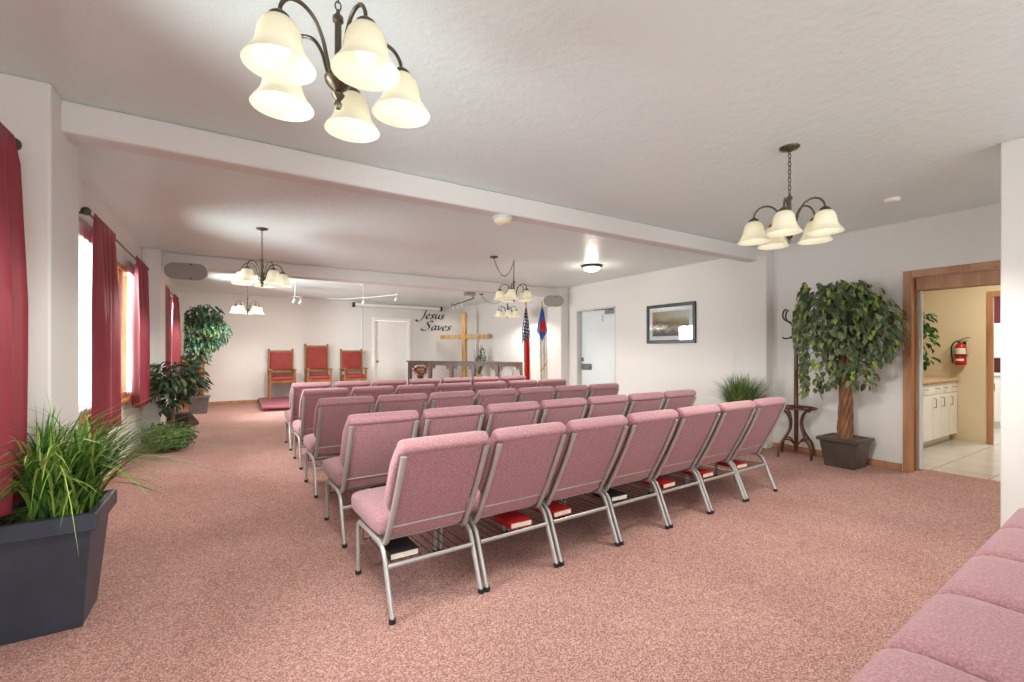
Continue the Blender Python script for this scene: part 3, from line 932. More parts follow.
LET = {
    'J': ([[(0.12, 0.93), (0.24, 1.02), (0.42, 0.98), (0.60, 1.0)], [(0.42, 0.98), (0.38, 0.6), (0.33, 0.2), (0.2, -0.18), (-0.02, -0.32), (-0.22, -0.24), (-0.24, -0.12)]], 0.52),
    'e': ([[(0.06, 0.22), (0.24, 0.30), (0.31, 0.42), (0.2, 0.5), (0.07, 0.36), (0.05, 0.14), (0.16, 0.0), (0.34, 0.1)]], 0.42),
    's': ([[(0.32, 0.43), (0.2, 0.5), (0.09, 0.40), (0.16, 0.28), (0.26, 0.14), (0.17, 0.01), (0.02, 0.06)]], 0.40),
    'u': ([[(0.0, 0.42), (0.08, 0.5), (0.07, 0.2), (0.12, 0.02), (0.26, 0.12), (0.36, 0.32)], [(0.38, 0.5), (0.36, 0.2), (0.39, 0.02), (0.48, 0.08)]], 0.52),
    'S': ([[(0.62, 0.86), (0.54, 1.0), (0.32, 0.98), (0.2, 0.78), (0.36, 0.54), (0.46, 0.28), (0.3, 0.02), (0.02, -0.04), (-0.16, 0.06), (-0.14, 0.18)]], 0.66),
    'a': ([[(0.34, 0.44), (0.2, 0.5), (0.06, 0.32), (0.06, 0.06), (0.16, 0.0), (0.34, 0.30)], [(0.38, 0.5), (0.35, 0.2), (0.38, 0.02), (0.46, 0.08)]], 0.50),
    'v': ([[(0.0, 0.42), (0.08, 0.5), (0.12, 0.2), (0.16, 0.02), (0.28, 0.2), (0.38, 0.5)]], 0.44),
}
tx = MB()
for word, x, wx, z, sc in (('Jesus', 4.83, 0.36, 2.285, 0.275), ('Saves', 4.95, 0.375, 1.935, 0.28)):
    for c in word:
        st, adv = LET[c]
        nib_text(tx, st, x, z, wx, sc, y=YB - 0.001)
        x += adv * wx
tag(tx.build('wall_lettering', 'letter_black'), 'black calligraphy lettering reading Jesus Saves on the back wall', 'lettering')

# ------------------------------------------------------------------ chancel corner
# platform with overhanging step
def poly_slab(name, poly, z0, z1, mat, parent=None, bevel=0):
    return MB().prism(poly, z0, z1, 'z').build(name, mat, parent, bevel=bevel)
pf = thing('platform', 'low plum carpeted platform under the three red chairs', 'platform', (0, 0, 0))
poly_slab('base', [(0.64, YB - 0.02), (0.62, 11.12), (3.3, 10.75), (3.35, YB - 0.02)], 0.0, 0.06, 'plum_carpet', pf)
poly_slab('deck', [(0.58, YB - 0.02), (0.55, 11.02), (3.36, 10.62), (3.40, YB - 0.02)], 0.06, 0.118, 'plum_carpet', pf, 0.014)

def pulpit_chair(x, y, rz, hb, label, wd=0.54):
    r = thing('pulpit_chair', label, 'chair', (x, y, 0.118), rz, 'red upholstered oak chairs on the platform')
    w = wd / 2
    # local: front is -y, back at +y
    for s in (-1, 1):
        MB().box(s * w - 0.024, s * w + 0.024, 0.20, 0.25, 0, hb).build('back_post', 'chair_oak', r, bevel=0.006)
        MB().frustum(s * w, 0.225, hb, hb + 0.03, 0.02, 0.02, 0.027, 0.027).build('post_cap', 'chair_oak', r, bevel=0.004)
        MB().box(s * w - 0.024, s * w + 0.024, -0.29, -0.242, 0, 0.70).build('front_leg', 'chair_oak', r, bevel=0.006)
        MB().box(s * w - 0.045, s * w + 0.045, -0.33, 0.23, 0.70, 0.73).build('armrest', 'chair_oak', r, bevel=0.008)
        MB().box(s * w - 0.014, s * w + 0.014, -0.25, 0.21, 0.36, 0.46).build('side_rail', 'chair_oak', r, bevel=0.003)
    MB().box(-w, w, 0.212, 0.245, hb - 0.07, hb - 0.01).build('top_rail', 'chair_oak', r, bevel=0.004)
    MB().box(-w, w, 0.212, 0.245, 0.625, 0.70).build('back_rail', 'chair_oak', r, bevel=0.004)
    a = [(-w + 0.025, 0.70), (w - 0.025, 0.70), (w - 0.025, hb - 0.06), (-w + 0.025, hb - 0.06)]
    MB().prism(a, 0.175, 0.24, 'y').build('back_cushion', 'red_vinyl', r, bevel=0.02)
    ap = [(-w + 0.02, 0.46), (w - 0.02, 0.46), (w - 0.02, 0.37)] + [(w * 0.85 * cos(pi * k / 10), 0.37 + 0.028 * sin(pi * k / 10)) for k in range(1, 10)] + [(-w + 0.02, 0.37)]
    MB().prism(ap, -0.285, -0.255, 'y').build('apron', 'chair_oak', r, bevel=0.003)
    rings = []
    for yy, ww, z0, z1 in ((-0.305, w - 0.04, 0.475, 0.51), (-0.295, w - 0.015, 0.46, 0.545), (-0.2, w - 0.01, 0.46, 0.57), (0.1, w - 0.01, 0.46, 0.57), (0.17, w - 0.03, 0.46, 0.55)):
        rings.append([Vector((a, yy, (z0 + z1) / 2 + b)) for a, b in rrect(ww, (z1 - z0) / 2, 20, 0.4)])
    MB().rings(rings).build('seat_cushion', 'red_vinyl', r, True)
pulpit_chair(1.08, 12.74, 0, 1.21, 'shorter red and oak armchair on the platform, first from the aisle side')
pulpit_chair(1.93, 12.74, 0, 1.34, 'tallest red and oak armchair, middle of the three on the platform')
pulpit_chair(2.82, 12.74, 0, 1.21, 'shorter red and oak armchair on the platform beside the back door')

# altar rail across the corner
RA, RB = Vector((4.33, 12.5, 0)), Vector((6.22, 9.55, 0))
rl = (RB - RA).length
ra = math.atan2(RB.y - RA.y, RB.x - RA.x)
rail = thing('altar_rail', 'brown wooden altar rail with carved arches across the back corner', 'altar rail', (RA.x, RA.y, 0), ra)
MB().box(-0.06, rl + 0.04, -0.09, 0.09, 0.985, 1.025).build('top_rail', 'rail_wood', rail, bevel=0.008)
MB().box(0, rl, -0.03, 0.03, 0.905, 0.985).build('frieze', 'rail_wood', rail, bevel=0.004)
MB().box(0, rl, -0.04, 0.04, 0.0, 0.09).build('base_rail', 'rail_wood', rail, bevel=0.004)
nb = 5
for i in range(nb + 1):
    x = rl * i / nb
    MB().box(x - 0.045, x + 0.045, -0.04, 0.04, 0.09, 0.985).build('post', 'rail_wood', rail, bevel=0.006)
bw = rl / nb
for i in range(nb):
    for s in (-1, 1):
        xe = rl * i / nb + (0.045 if s > 0 else bw - 0.045)
        out = [(0, 0.905), (0.165, 0.905), (0.16, 0.885), (0.12, 0.885), (0.105, 0.865), (0.12, 0.835), (0.105, 0.81), (0.075, 0.82), (0.06, 0.855), (0.04, 0.85), (0.032, 0.80), (0.02, 0.76), (0, 0.74)]
        hole = []
        MB().prism([(xe + s * a, z) for a, z in out], -0.014, 0.014, 'y').build('spandrel', 'rail_wood', rail, bevel=0.003)

# wooden cross
CA, CB = Vector((5.41, 12.80, 0)), Vector((6.20, 11.22, 0))
cc = (CA + CB) / 2
ca = math.atan2(CB.y - CA.y, CB.x - CA.x)
cr = thing('wooden_cross', 'tall plain wooden cross standing in the corner behind the rail', 'cross', (cc.x, cc.y, 0), ca)
hl = (CB - CA).length / 2
MB().box(-0.062, 0.062, -0.06, 0.06, 0.03, 2.43).build('post', 'cross_wood', cr, bevel=0.01)
MB().box(-hl, hl, -0.045, 0.045, 1.655, 1.775).build('crossbar', 'cross_wood', cr, bevel=0.01)
MB().box(-0.28, 0.28, -0.05, 0.05, 0.0, 0.09).box(-0.05, 0.05, -0.25, 0.25, 0.0, 0.09).build('foot', 'cross_wood', cr, bevel=0.008)

# ------------------------------------------------------------------ plants
def leaf(mb, p, d, up, L, W, fold=0.25, curl=0.15):
    d = d.normalized()
    s = d.cross(up)
    if s.length < 1e-3:
        s = d.cross(Vector((1, 0, 0.3)))
    s.normalize()
    n = s.cross(d)
    h = W * fold
    vs = [p, p + d * L * 0.32 + s * W * 0.48 + n * h, p + d * L * 0.68 + s * W * 0.36 + n * (h - curl * L * 0.3), p + d * L - n * curl * L,
          p + d * L * 0.68 - s * W * 0.36 + n * (h - curl * L * 0.3), p + d * L * 0.32 - s * W * 0.48 + n * h, p + d * L * 0.5 + n * 0.0]
    mb.add(vs, [(0, 1, 6), (1, 2, 6), (2, 3, 6), (3, 4, 6), (4, 5, 6), (5, 0, 6)])

def foliage(parent, mat, shapes, n, L, W, seed, droop=0.6, name='foliage'):
    rg = random.Random(seed)
    mb = MB()
    tot = sum(s[6] for s in shapes)
    for (cx, cy, cz, rx, ry, rz, wgt) in shapes:
        for _ in range(int(n * wgt / tot)):
            while True:
                q = Vector((rg.gauss(0, 1), rg.gauss(0, 1), rg.gauss(0, 1)))
                if q.length > 0.1:
                    break
            q.normalize()
            k = rg.uniform(0.35, 1.0) ** 0.5
            p = Vector((cx + q.x * rx * k, cy + q.y * ry * k, cz + q.z * rz * k))
            d = Vector((q.x, q.y, q.z * 0.4)) * 0.8 + Vector((rg.uniform(-.6, .6), rg.uniform(-.6, .6), -droop - rg.uniform(0, 0.6)))
            up = Vector((q.x * 0.8 + rg.uniform(-.5, .5), q.y * 0.8 + rg.uniform(-.5, .5), 0.9))
            leaf(mb, p, d, up, L * rg.uniform(0.7, 1.25), W * rg.uniform(0.75, 1.2))
    return mb.build(name, mat, parent, False, recalc=False)

def twigs(parent, base, shapes, n, seed, r=0.006):
    rg = random.Random(seed)
    mb = MB()
    base = Vector(base)
    for i in range(n):
        s = shapes[i % len(shapes)]
        q = Vector((rg.uniform(-1, 1), rg.uniform(-1, 1), rg.uniform(-0.5, 1))).normalized() * rg.uniform(0.5, 0.9)
        e = Vector((s[0] + q.x * s[3], s[1] + q.y * s[4], s[2] + q.z * s[5]))
        m = base.lerp(e, 0.5) + Vector((rg.uniform(-.05, .05), rg.uniform(-.05, .05), 0.06))
        mb.tube(catmull([base + Vector((0, 0, -0.03)), m, e], 4), r, 5, taper=lambda t: 1 - 0.7 * t)
    return mb.build('branches', 'bark', parent, True)

def box_pot(parent, a0, b0, a1, b1, h, mat, lip=0.02, lh=0.035, soil_drop=0.03):
    """hollow tapered planter with a lip and soil"""
    mb = MB().frustum(0, 0, 0, h - lh, a0, b0, a1, b1)
    mb.build('planter_body', mat, parent, bevel=0.006)
    t = 0.022
    A, B = a1 + lip, b1 + lip
    rm = MB()
    z0, z1 = h - lh, h
    rm.box(-A, A, -B, -B + lip + t, z0, z1).box(-A, A, B - lip - t, B, z0, z1).box(-A, -A + lip + t, -B + lip + t, B - lip - t, z0, z1).box(A - lip - t, A, -B + lip + t, B - lip - t, z0, z1)
    rm.build('planter_rim', mat, parent, bevel=0.005)
    MB().box(-a1 + 0.015, a1 - 0.015, -b1 + 0.015, b1 - 0.015, h - lh - 0.005, h - 0.012).build('soil', 'soil', parent)

def blades(parent, mat, n, hmin, hmax, rad, w, seed, z0=0.0, spread=(0.1, 0.9), bias=(0, 0), lim=None, lim_hi=None):
    rg = random.Random(seed)
    mb = MB()
    for _ in range(n):
        a = rg.uniform(0, 2 * pi)
        rr = rad * sqrt(rg.random())
        p = Vector((rr * cos(a), rr * sin(a), z0))
        b = rg.uniform(0, 2 * pi)
        out = rg.uniform(*spread)
        dx, dy = cos(b) * out + bias[0] + p.x * 1.2, sin(b) * out + bias[1] + p.y * 1.2
        h = rg.uniform(hmin, hmax)
        ww = w * rg.uniform(0.6, 1.3)
        sd = Vector((-dy, dx, 0))
        sd = sd.normalized() if sd.length > 1e-3 else Vector((1, 0, 0))
        N = 7
        dr = rg.uniform(0.2, 1.0)
        vs = []
        for i in range(N + 1):
            t = i / N
            hor = h * (0.25 * t + 0.75 * t * t) * sqrt(dx * dx + dy * dy)
            ver = h * (t - (0.25 + 0.55 * min(1.4, sqrt(dx * dx + dy * dy)) * dr) * t ** 2.6)
            dirv = Vector((dx, dy, 0))
            dirv = dirv.normalized() if dirv.length > 1e-3 else Vector((1, 0, 0))
            c = p + dirv * hor + Vector((0, 0, ver))
            if lim is not None:
                c.x = max(c.x, lim if (c.y < 0.18 and c.z > 0.555) else (-0.15 if c.z <= 0.555 else -0.28))
            if lim_hi is not None:
                c.x = min(c.x, lim_hi)
            k = ww * (1 - t) ** 0.6 * (0.6 + 0.8 * t * (1 - t) * 2)
            vs += [c - sd * k, c + sd * k + Vector((0, 0, 0.0))]
        mb.add(vs, [(2 * i, 2 * i + 1, 2 * i + 3, 2 * i + 2) for i in range(N)])
    return mb.build('grass_blades', mat, parent, True, recalc=False)

# big dark planter with long grass
pl = thing('grass_planter', 'big dark square planter of long arching grass by the near curtain', 'potted plant', (-0.73, 3.02, 0))
MB().frustum(0, 0, 0, 0.47, 0.135, 0.14, 0.175, 0.20).build('planter_body', 'navy_planter', pl, bevel=0.006)
rm = MB()
A, B = 0.20, 0.225
for (x0, x1, y0, y1) in ((-A, A, -B, -B + 0.035), (-A, A, B - 0.035, B), (-A, -A + 0.035, -B + 0.035, B - 0.035), (A - 0.035, A, -B + 0.035, B - 0.035)):
    rm.box(x0, x1, y0, y1, 0.47, 0.55)
rm.build('planter_rim', 'navy_planter', pl, bevel=0.006)
MB().box(-0.17, 0.17, -0.19, 0.19, 0.47, 0.51).build('soil', 'soil', pl)
blades(pl, 'grass_blade', 260, 0.10, 0.30, 0.16, 0.006, 4, 0.50, (0.05, 0.5), lim=-0.03)
blades(pl, 'grass_blade', 640, 0.42, 0.78, 0.15, 0.0075, 3, 0.50, (0.10, 1.0), (0.22, 0.0), lim=-0.03)
blades(pl, 'grass_blade', 60, 0.62, 0.92, 0.12, 0.006, 5, 0.50, (0.5, 1.1), (0.35, -0.1), lim=-0.03)
# grass behind the chairs
g2 = thing('grass_planter', 'small pot of bushy green grass behind the last chairs, before the right wall', 'potted plant', (5.70, 3.48, 0))
MB().lathe([(0.0, 0.0), (0.12, 0.0), (0.15, 0.28), (0.165, 0.28), (0.165, 0.33), (0.14, 0.33), (0.14, 0.29), (0.0, 0.29)], seg=24).build('pot', 'brown_planter', g2, True)
MB().tube([(0, 0, 0.29), (0, 0, 0.5)], 0.05, 8).build('root_stem', 'bark', g2, True)
blades(g2, 'small_grass_blade', 900, 0.62, 1.0, 0.11, 0.006, 11, 0.33, (0.03, 0.66), (-0.06, 0.0), lim_hi=0.33)

# right ficus tree in brown planter
fx = thing('ficus_tree', 'bushy ficus tree with twisted trunk in a brown square pot beside the doorway', 'tree', (5.90, 2.37, 0))
box_pot(fx, 0.145, 0.145, 0.185, 0.185, 0.33, 'brown_planter', 0.022, 0.04)
tk = MB()
for k in range(7):
    pts = []
    for i in range(22):
        t = i / 21
        a = 2 * pi * k / 7 + t * 5.2
        rr = 0.055 * (1 - 0.25 * t) + 0.006 * sin(9 * t + k)
        pts.append((rr * cos(a) + 0.012 * sin(4 * t), rr * sin(a), 0.28 + 0.95 * t))
    tk.tube(pts, 0.026, 6, taper=lambda t: 1 - 0.35 * t)
tk.build('twisted_trunk', 'bark', fx, True)
SH = [(-0.02, 0, 1.72, 0.42, 0.50, 0.36, 5), (-0.05, 0.28, 1.60, 0.30, 0.34, 0.30, 2.0), (0.02, -0.30, 1.58, 0.22, 0.30, 0.34, 2.2), (-0.02, 0.0, 1.92, 0.34, 0.42, 0.20, 2.0),
      (-0.05, 0.14, 1.12, 0.20, 0.22, 0.28, 1.2), (-0.03, -0.12, 1.28, 0.18, 0.22, 0.22, 0.8), (-0.06, 0.24, 0.95, 0.10, 0.12, 0.14, 0.25), (-0.02, -0.40, 1.42, 0.12, 0.16, 0.24, 0.5), (-0.04, -0.24, 1.06, 0.12, 0.14, 0.14, 0.35)]
SH = [(a - 0.08, b + 0.05, c - 0.01, min(d, 0.44), min(e, 0.42), f, g) for a, b, c, d, e, f, g in SH]
twigs(fx, (0, 0, 1.22), SH, 26, 5, 0.010)
def clipx(o, xmax):
    for vtx in o.data.vertices:
        if vtx.co.x > xmax:
            vtx.co.x = xmax - (vtx.co.x - xmax) * 0.4
fo = foliage(fx, 'ficus_leaf', SH, 2500, 0.088, 0.052, 21, 0.7)
clipx(fo, 0.285)
rg = random.Random(5)
for q in range(0, len(fo.data.vertices), 7):
    lv = [fo.data.vertices[q + k] for k in range(7)]
    cx = sum(p.co.x for p in lv) / 7; cy = sum(p.co.y for p in lv) / 7
    if cy > 0.22:
        dy = 0.22 + (cy - 0.22) * 0.35 - cy
        dx = min(0.0, -0.33 - cx - rg.uniform(0, 0.08))
        for p in lv:
            p.co.x += dx
            p.co.y += dy

# back corner ficus
f2 = thing('ficus_tree', 'pale green ficus tree in a taupe pot in the far corner by the carved cabinet', 'tree', (-0.58, 11.50, 0))
box_pot(f2, 0.15, 0.15, 0.185, 0.185, 0.36, 'taupe_planter', 0.02, 0.035)
tk = MB()
for k in range(4):
    pts = [(0.035 * cos(2 * pi * k / 4 + 3 * t / 10), 0.035 * sin(2 * pi * k / 4 + 3 * t / 10), 0.32 + 0.08 * t) for t in range(11)]
    tk.tube(pts, 0.017, 6)
tk.build('trunk', 'bark', f2, True)
SH2 = [(0.04, 0, 1.70, 0.42, 0.42, 0.42, 4), (0.09, -0.05, 2.04, 0.34, 0.34, 0.26, 2), (-0.05, -0.1, 1.35, 0.30, 0.30, 0.34, 2), (0.36, -0.1, 1.72, 0.20, 0.2, 0.26, 0.8)]
twigs(f2, (0, 0, 1.10), SH2, 22, 8, 0.008)
o = foliage(f2, 'cool_leaf', SH2, 1350, 0.105, 0.06, 31)
clipx(o, 0.75)
for vtx in o.data.vertices:
    vtx.co.x = max(vtx.co.x, -0.23)

# carved wooden cabinet in the corner
cb = thing('carved_cabinet', 'honey coloured carved wood cabinet in the far corner behind the ficus', 'cabinet', (-0.76, 12.74, 0))
MB().box(-0.23, 0.23, -0.28, 0.30, 0.06, 1.16).build('body', 'honey_wood', cb, bevel=0.006)
MB().box(-0.255, 0.255, -0.31, 0.32, 1.16, 1.20).build('top', 'honey_wood', cb, bevel=0.008)
MB().box(-0.245, 0.245, -0.295, 0.31, 0.0, 0.06).build('plinth', 'honey_wood', cb, bevel=0.006)
dp = MB().box(-0.19, 0.19, -0.30, -0.28, 0.12, 1.10)
dpo = dp.build('door', 'honey_wood', cb, bevel=0.005)
pan = MB()
for zz in (0.30, 0.61, 0.92):
    pan.frustum(0, 0, 0, 0.02, 0.14, 0.115, 0.12, 0.095)
    for q in range(8):
        vv = Vector(pan.v[-8 + q]); pan.v[-8 + q] = (vv.x, -0.30 - vv.z, zz + vv.y)
pan.build('carved_panel', 'oak', dpo)

# small tree set in ivy
st = thing('potted_tree', 'small dark leaved tree in bushy ivy by the second left pilaster', 'potted plant', (-0.67, 7.52, 0))
MB().lathe([(0.0, 0.0), (0.085, 0.0), (0.11, 0.19), (0.12, 0.19), (0.12, 0.22), (0.10, 0.22), (0.10, 0.20), (0.0, 0.20)], seg=20).build('pot', 'brown_planter', st, True)
MB().tube(catmull([(0, 0, 0.19), (0.01, 0, 0.45), (-0.01, 0.0, 0.70), (0, 0, 0.92)]), 0.026, 8, taper=lambda t: 1 - 0.3 * t).build('trunk', 'bark', st, True)
SH3 = [(-0.04, 0, 0.98, 0.28, 0.34, 0.20, 3), (0.08, -0.06, 0.88, 0.26, 0.24, 0.18, 2), (-0.02, 0.12, 0.76, 0.22, 0.26, 0.18, 1.6), (0.18, -0.02, 1.0, 0.2, 0.2, 0.2, 1.2), (-0.05, -0.2, 0.70, 0.18, 0.2, 0.16, 1)]
tw = twigs(st, (0, 0, 0.85), SH3, 22, 9, 0.007)
for vtx in tw.data.vertices:
    vtx.co.x = max(vtx.co.x, -0.08)
o = foliage(st, 'dark_leaf', SH3, 460, 0.15, 0.058, 41, 0.15)
for vtx in o.data.vertices:
    vtx.co.x = max(vtx.co.x, -0.10 if vtx.co.y < -0.06 else -0.30)
    vtx.co.y = min(vtx.co.y, 0.29)
SH4 = [(-0.02, -0.20, 0.21, 0.22, 0.22, 0.19, 3), (-0.12, -0.16, 0.22, 0.2, 0.20, 0.16, 2), (0.12, -0.10, 0.19, 0.15, 0.18, 0.14, 1.5)]
o = foliage(st, 'ivy_leaf', SH4, 760, 0.060, 0.042, 51, 0.3, 'ivy')
for vtx in o.data.vertices:
    vtx.co.x = max(vtx.co.x, -0.30); vtx.co.z = max(vtx.co.z, 0.005)

# dark wedge on the carpet
wd = thing('floor_wedge', 'dark slanted wedge box lying on the carpet behind the ivy', 'box', (-0.70, 9.60, 0), radians(-20))
MB().prism([(-0.2, 0.0), (0.2, 0.0), (0.2, 0.05), (-0.08, 0.24), (-0.2, 0.24)], -0.16, 0.16, 'x').build('body', 'dark_iron', wd, bevel=0.008)
MB().prism([(0.17, 0.082), (-0.06, 0.238), (-0.055, 0.244), (0.175, 0.088)], -0.14, 0.14, 'x').build('front_grille', 'brown_planter', wd)

# plant on the counter in the passage
cp = thing('counter_plant', 'leafy green plant on the tan counter seen through the doorway', 'potted plant', (8.14, 2.50, 0.91))
MB().lathe([(0.0, 0.0), (0.09, 0.0), (0.12, 0.18), (0.125, 0.2), (0.105, 0.2), (0.10, 0.17), (0.0, 0.17)], seg=20).build('pot', 'cream', cp, True)
MB().tube(catmull([(0, 0, 0.17), (0.02, -0.01, 0.4), (0.06, -0.02, 0.65), (0.10, -0.02, 0.95)]), 0.012, 6).build('stem', 'bark', cp, True)
SH5 = [(0.24, -0.02, 0.58, 0.26, 0.2, 0.30, 3), (0.16, -0.02, 0.86, 0.18, 0.18, 0.12, 0.8), (0.28, -0.04, 0.28, 0.18, 0.16, 0.14, 1)]
twigs(cp, (0.05, -0.02, 0.55), SH5, 12, 10, 0.005)
foliage(cp, 'bright_leaf', SH5, 170, 0.11, 0.075, 61, 0.4)

# arrangements behind the altar rail
vs_ = thing('reed_vase', 'tall vase of dry reeds and greenery beside the wooden cross', 'vase', (5.95, 11.35, 0))
MB().lathe([(0.0, 0.0), (0.10, 0.0), (0.13, 0.2), (0.12, 0.45), (0.08, 0.6), (0.10, 0.66), (0.085, 0.66), (0.06, 0.6), (0.0, 0.55)], seg=20).build('vase', 'cross_wood', vs_, True)
rg = random.Random(77)
rd = MB()
for _ in range(34):
    a = rg.uniform(0, 2 * pi); o_ = rg.uniform(0.03, 0.20); h = rg.uniform(0.85, 1.5)
    rd.tube(catmull([(0.02 * cos(a), 0.02 * sin(a), 0.58), (o_ * 0.4 * cos(a), o_ * 0.4 * sin(a), 0.58 + (h - 0.58) * 0.5), (o_ * cos(a), o_ * sin(a), h)], 4), 0.0055, 5)
rd.build('reeds', 'reed', vs_, True)
SH6 = [(0.05, -0.10, 1.12, 0.07, 0.09, 0.26, 1), (0.02, -0.04, 1.0, 0.10, 0.14, 0.16, 1)]
foliage(vs_, 'dark_leaf', SH6, 150, 0.075, 0.03, 71, -0.6)
fs_ = thing('flower_pot', 'pot of red and orange flowers on a stand behind the altar rail', 'flowers', (4.62, 12.45, 0))
MB().box(-0.13, 0.13, -0.13, 0.13, 0.42, 0.45).build('stand_top', 'rail_wood', fs_, bevel=0.004)
for sx in (-1, 1):
    for sy in (-1, 1):
        MB().box(sx * 0.10 - 0.015, sx * 0.10 + 0.015, sy * 0.10 - 0.015, sy * 0.10 + 0.015, 0, 0.42).build('leg', 'rail_wood', fs_)
MB().lathe([(0.0, 0.45), (0.07, 0.45), (0.095, 0.60), (0.08, 0.60), (0.0, 0.585)], seg=18).build('pot', 'brown_planter', fs_, True)
foliage(fs_, 'red_petal', [(0, 0, 0.74, 0.17, 0.17, 0.10, 1)], 150, 0.075, 0.05, 81, -0.2, 'flowers')
foliage(fs_, 'ivy_leaf', [(0.02, 0, 0.72, 0.17, 0.17, 0.14, 1)], 70, 0.10, 0.03, 82, -0.4)

# ------------------------------------------------------------------ flags
def flag(x, y, label, kind, hp):
    r = thing('flag_on_pole', label, 'flag', (x, y, 0), radians(-20), 'flags on stands by the far pilaster')
    MB().lathe([(0.0, 0.0), (0.14, 0.0), (0.14, 0.02), (0.06, 0.045), (0.03, 0.07), (0.03, 0.11), (0.0, 0.112)], seg=20).build('stand', 'gold_fringe', r, True)
    MB().tube([(0, 0, 0.08), (0, 0, hp)], 0.013, 8).build('pole', 'oak', r, True)
    MB().lathe([(0.0, 0.0), (0.018, 0.005), (0.018, 0.02), (0.008, 0.03), (0.024, 0.06), (0.016, 0.10), (0.0, 0.15)], (0, 0, hp), 10).build('finial', 'gold_fringe', r, True)
    zt, zb = hp - 0.03, 0.62
    N, K = 44, 64
    mb = MB()
    def width(t):
        return 0.03 + 0.17 * min(1, t / 0.30) ** 0.9 - 0.02 * t
    def pos(s, t):
        w = width(t) * (1.0 if kind == 'us' else 1.25)
        a = 2 * pi * 3.2 * s + 1.5 * t
        fold = 0.035 * min(1, 0.25 + t) * sin(a)
        lean = 0.03 * t
        xx = -w * 0.55 + w * s + lean
        zz = zt + (zb - zt) * t + 0.05 * (1 - s) * t - (0.10 * s * t if kind == 'us' else 0.12 * abs(s - 0.5) * t)
        return (xx, -0.02 + fold, zz)
    vs = [pos(i / K, j / N) for j in range(N + 1) for i in range(K + 1)]
    fs, mi = [], []
    for j in range(N):
        for i in range(K):
            s, t = (i + 0.5) / K, (j + 0.5) / N
            if kind == 'us':
                if t + 0.12 * (s - 0.5) < 0.44:
                    k = 2
                    if (int(s * 11) + int(t * 34)) % 2 == 0 and (i % 3 != 0) and j % 2 == 0:
                        k = 1
                    if t < 0.10 and s > 0.75:
                        k = 0
                else:
                    q = s + 0.10 * (t - 0.4)
                    k = 1 if (q < 0.16 or 0.30 < q < 0.40 or q > 0.86) else 0
            else:
                lim = 0.46 - 0.30 * abs(s - 0.48)
                k = 1
                if t < lim:
                    k = 2
                    if (0.16 < t < 0.34 - 0.05 * abs(s - .5)) and (0.30 < s < 0.85 or t > 0.22 and s > 0.2):
                        k = 0
                if t > 0.80 + 0.25 * (0.6 - s) and t < 0.83 + 0.25 * (0.6 - s) and s > 0.35:
                    k = 3
            w = K + 1
            fs.append((j * w + i, j * w + i + 1, (j + 1) * w + i + 1, (j + 1) * w + i)); mi.append(k)
    mb.v = vs; mb.f = fs; mb.mi = mi
    mb.build('cloth', ['flag_red', 'flag_white', 'flag_navy' if kind == 'us' else 'flag_blue', 'gold_fringe'], r, True, solid=0.004, recalc=False)
    fr = MB()
    fr.grid(lambda u, v: (pos(u, 1.0)[0], pos(u, 1.0)[1], pos(u, 1.0)[2] - 0.04 * v), K, 2)
    fr.build('fringe', 'gold_fringe', r, True, solid=0.004, recalc=False)
flag(5.84, 8.80, 'furled American flag with red and white stripes on a pole by the rail', 'us', 2.33)
flag(6.13, 8.56, 'furled white flag with blue corner and red cross beside the pilaster', 'chr', 2.33)

# ------------------------------------------------------------------ framed picture
pc = thing('framed_picture', 'dark framed landscape print with white mat on the right wall', 'picture', (XM, 5.10, 1.765))
hw, hh = 0.50, 0.335
fw = 0.055
mb = MB()
for (a0, a1, b0, b1) in ((-hw, hw, hh - fw, hh), (-hw, hw, -hh, -hh + fw), (-hw, -hw + fw, -hh + fw, hh - fw), (hw - fw, hw, -hh + fw, hh - fw)):
    mb.box(-0.032, -0.002, a0, a1, b0, b1)
mb.build('frame', 'picture_frame', pc, bevel=0.008)
MB().box(-0.012, -0.003, -hw + fw, hw - fw, -hh + fw, hh - fw).build('mat_board', 'mat_board', pc)
m = Mat('print', (160, 150, 130), 0.6)
tc = m.node('ShaderNodeTexCoord')
sx = m.node('ShaderNodeSeparateXYZ'); m.link(tc.outputs['Generated'], sx.inputs[0])
nz = m.noise(9, 5, 0.65)
ad = m.node('ShaderNodeMath', operation='MULTIPLY_ADD'); m.link(nz, ad.inputs[0]); ad.inputs[1].default_value = 0.5; m.link(sx.outputs['Z'], ad.inputs[2])
c1 = m.ramp(ad.outputs[0], [(0.30, (84, 92, 100)), (0.42, (120, 118, 112)), (0.52, (196, 186, 160)), (0.60, (238, 236, 226)), (0.68, (150, 126, 104)), (0.80, (118, 84, 78)), (1.0, (170, 142, 104))])
c2 = m.ramp(ad.outputs[0], [(0.30, (104, 108, 108)), (0.5, (170, 162, 140)), (0.62, (140, 96, 84)), (0.74, (150, 160, 110)), (0.9, (180, 190, 150)), (1.0, (216, 220, 206))])
mx = m.node('ShaderNodeMix', data_type='RGBA')
st_ = m.node('ShaderNodeMath', operation='SUBTRACT'); st_.inputs[0].default_value = 1.0; m.link(sx.outputs['Y'], st_.inputs[1])
m.link(st_.outputs[0], mx.inputs['Factor']); m.link(c1, mx.inputs['A']); m.link(c2, mx.inputs['B'])
m.color(mx.outputs['Result']); M['print'] = m.m
MB().box(-0.0135, -0.011, -hw + 0.125, hw - 0.125, -hh + 0.125, hh - 0.125).build('print', 'print', pc)
MB().box(-0.018, -0.0165, -hw + fw - 0.005, hw - fw + 0.005, -hh + fw - 0.005, hh - fw + 0.005).build('glass', 'glass', pc)

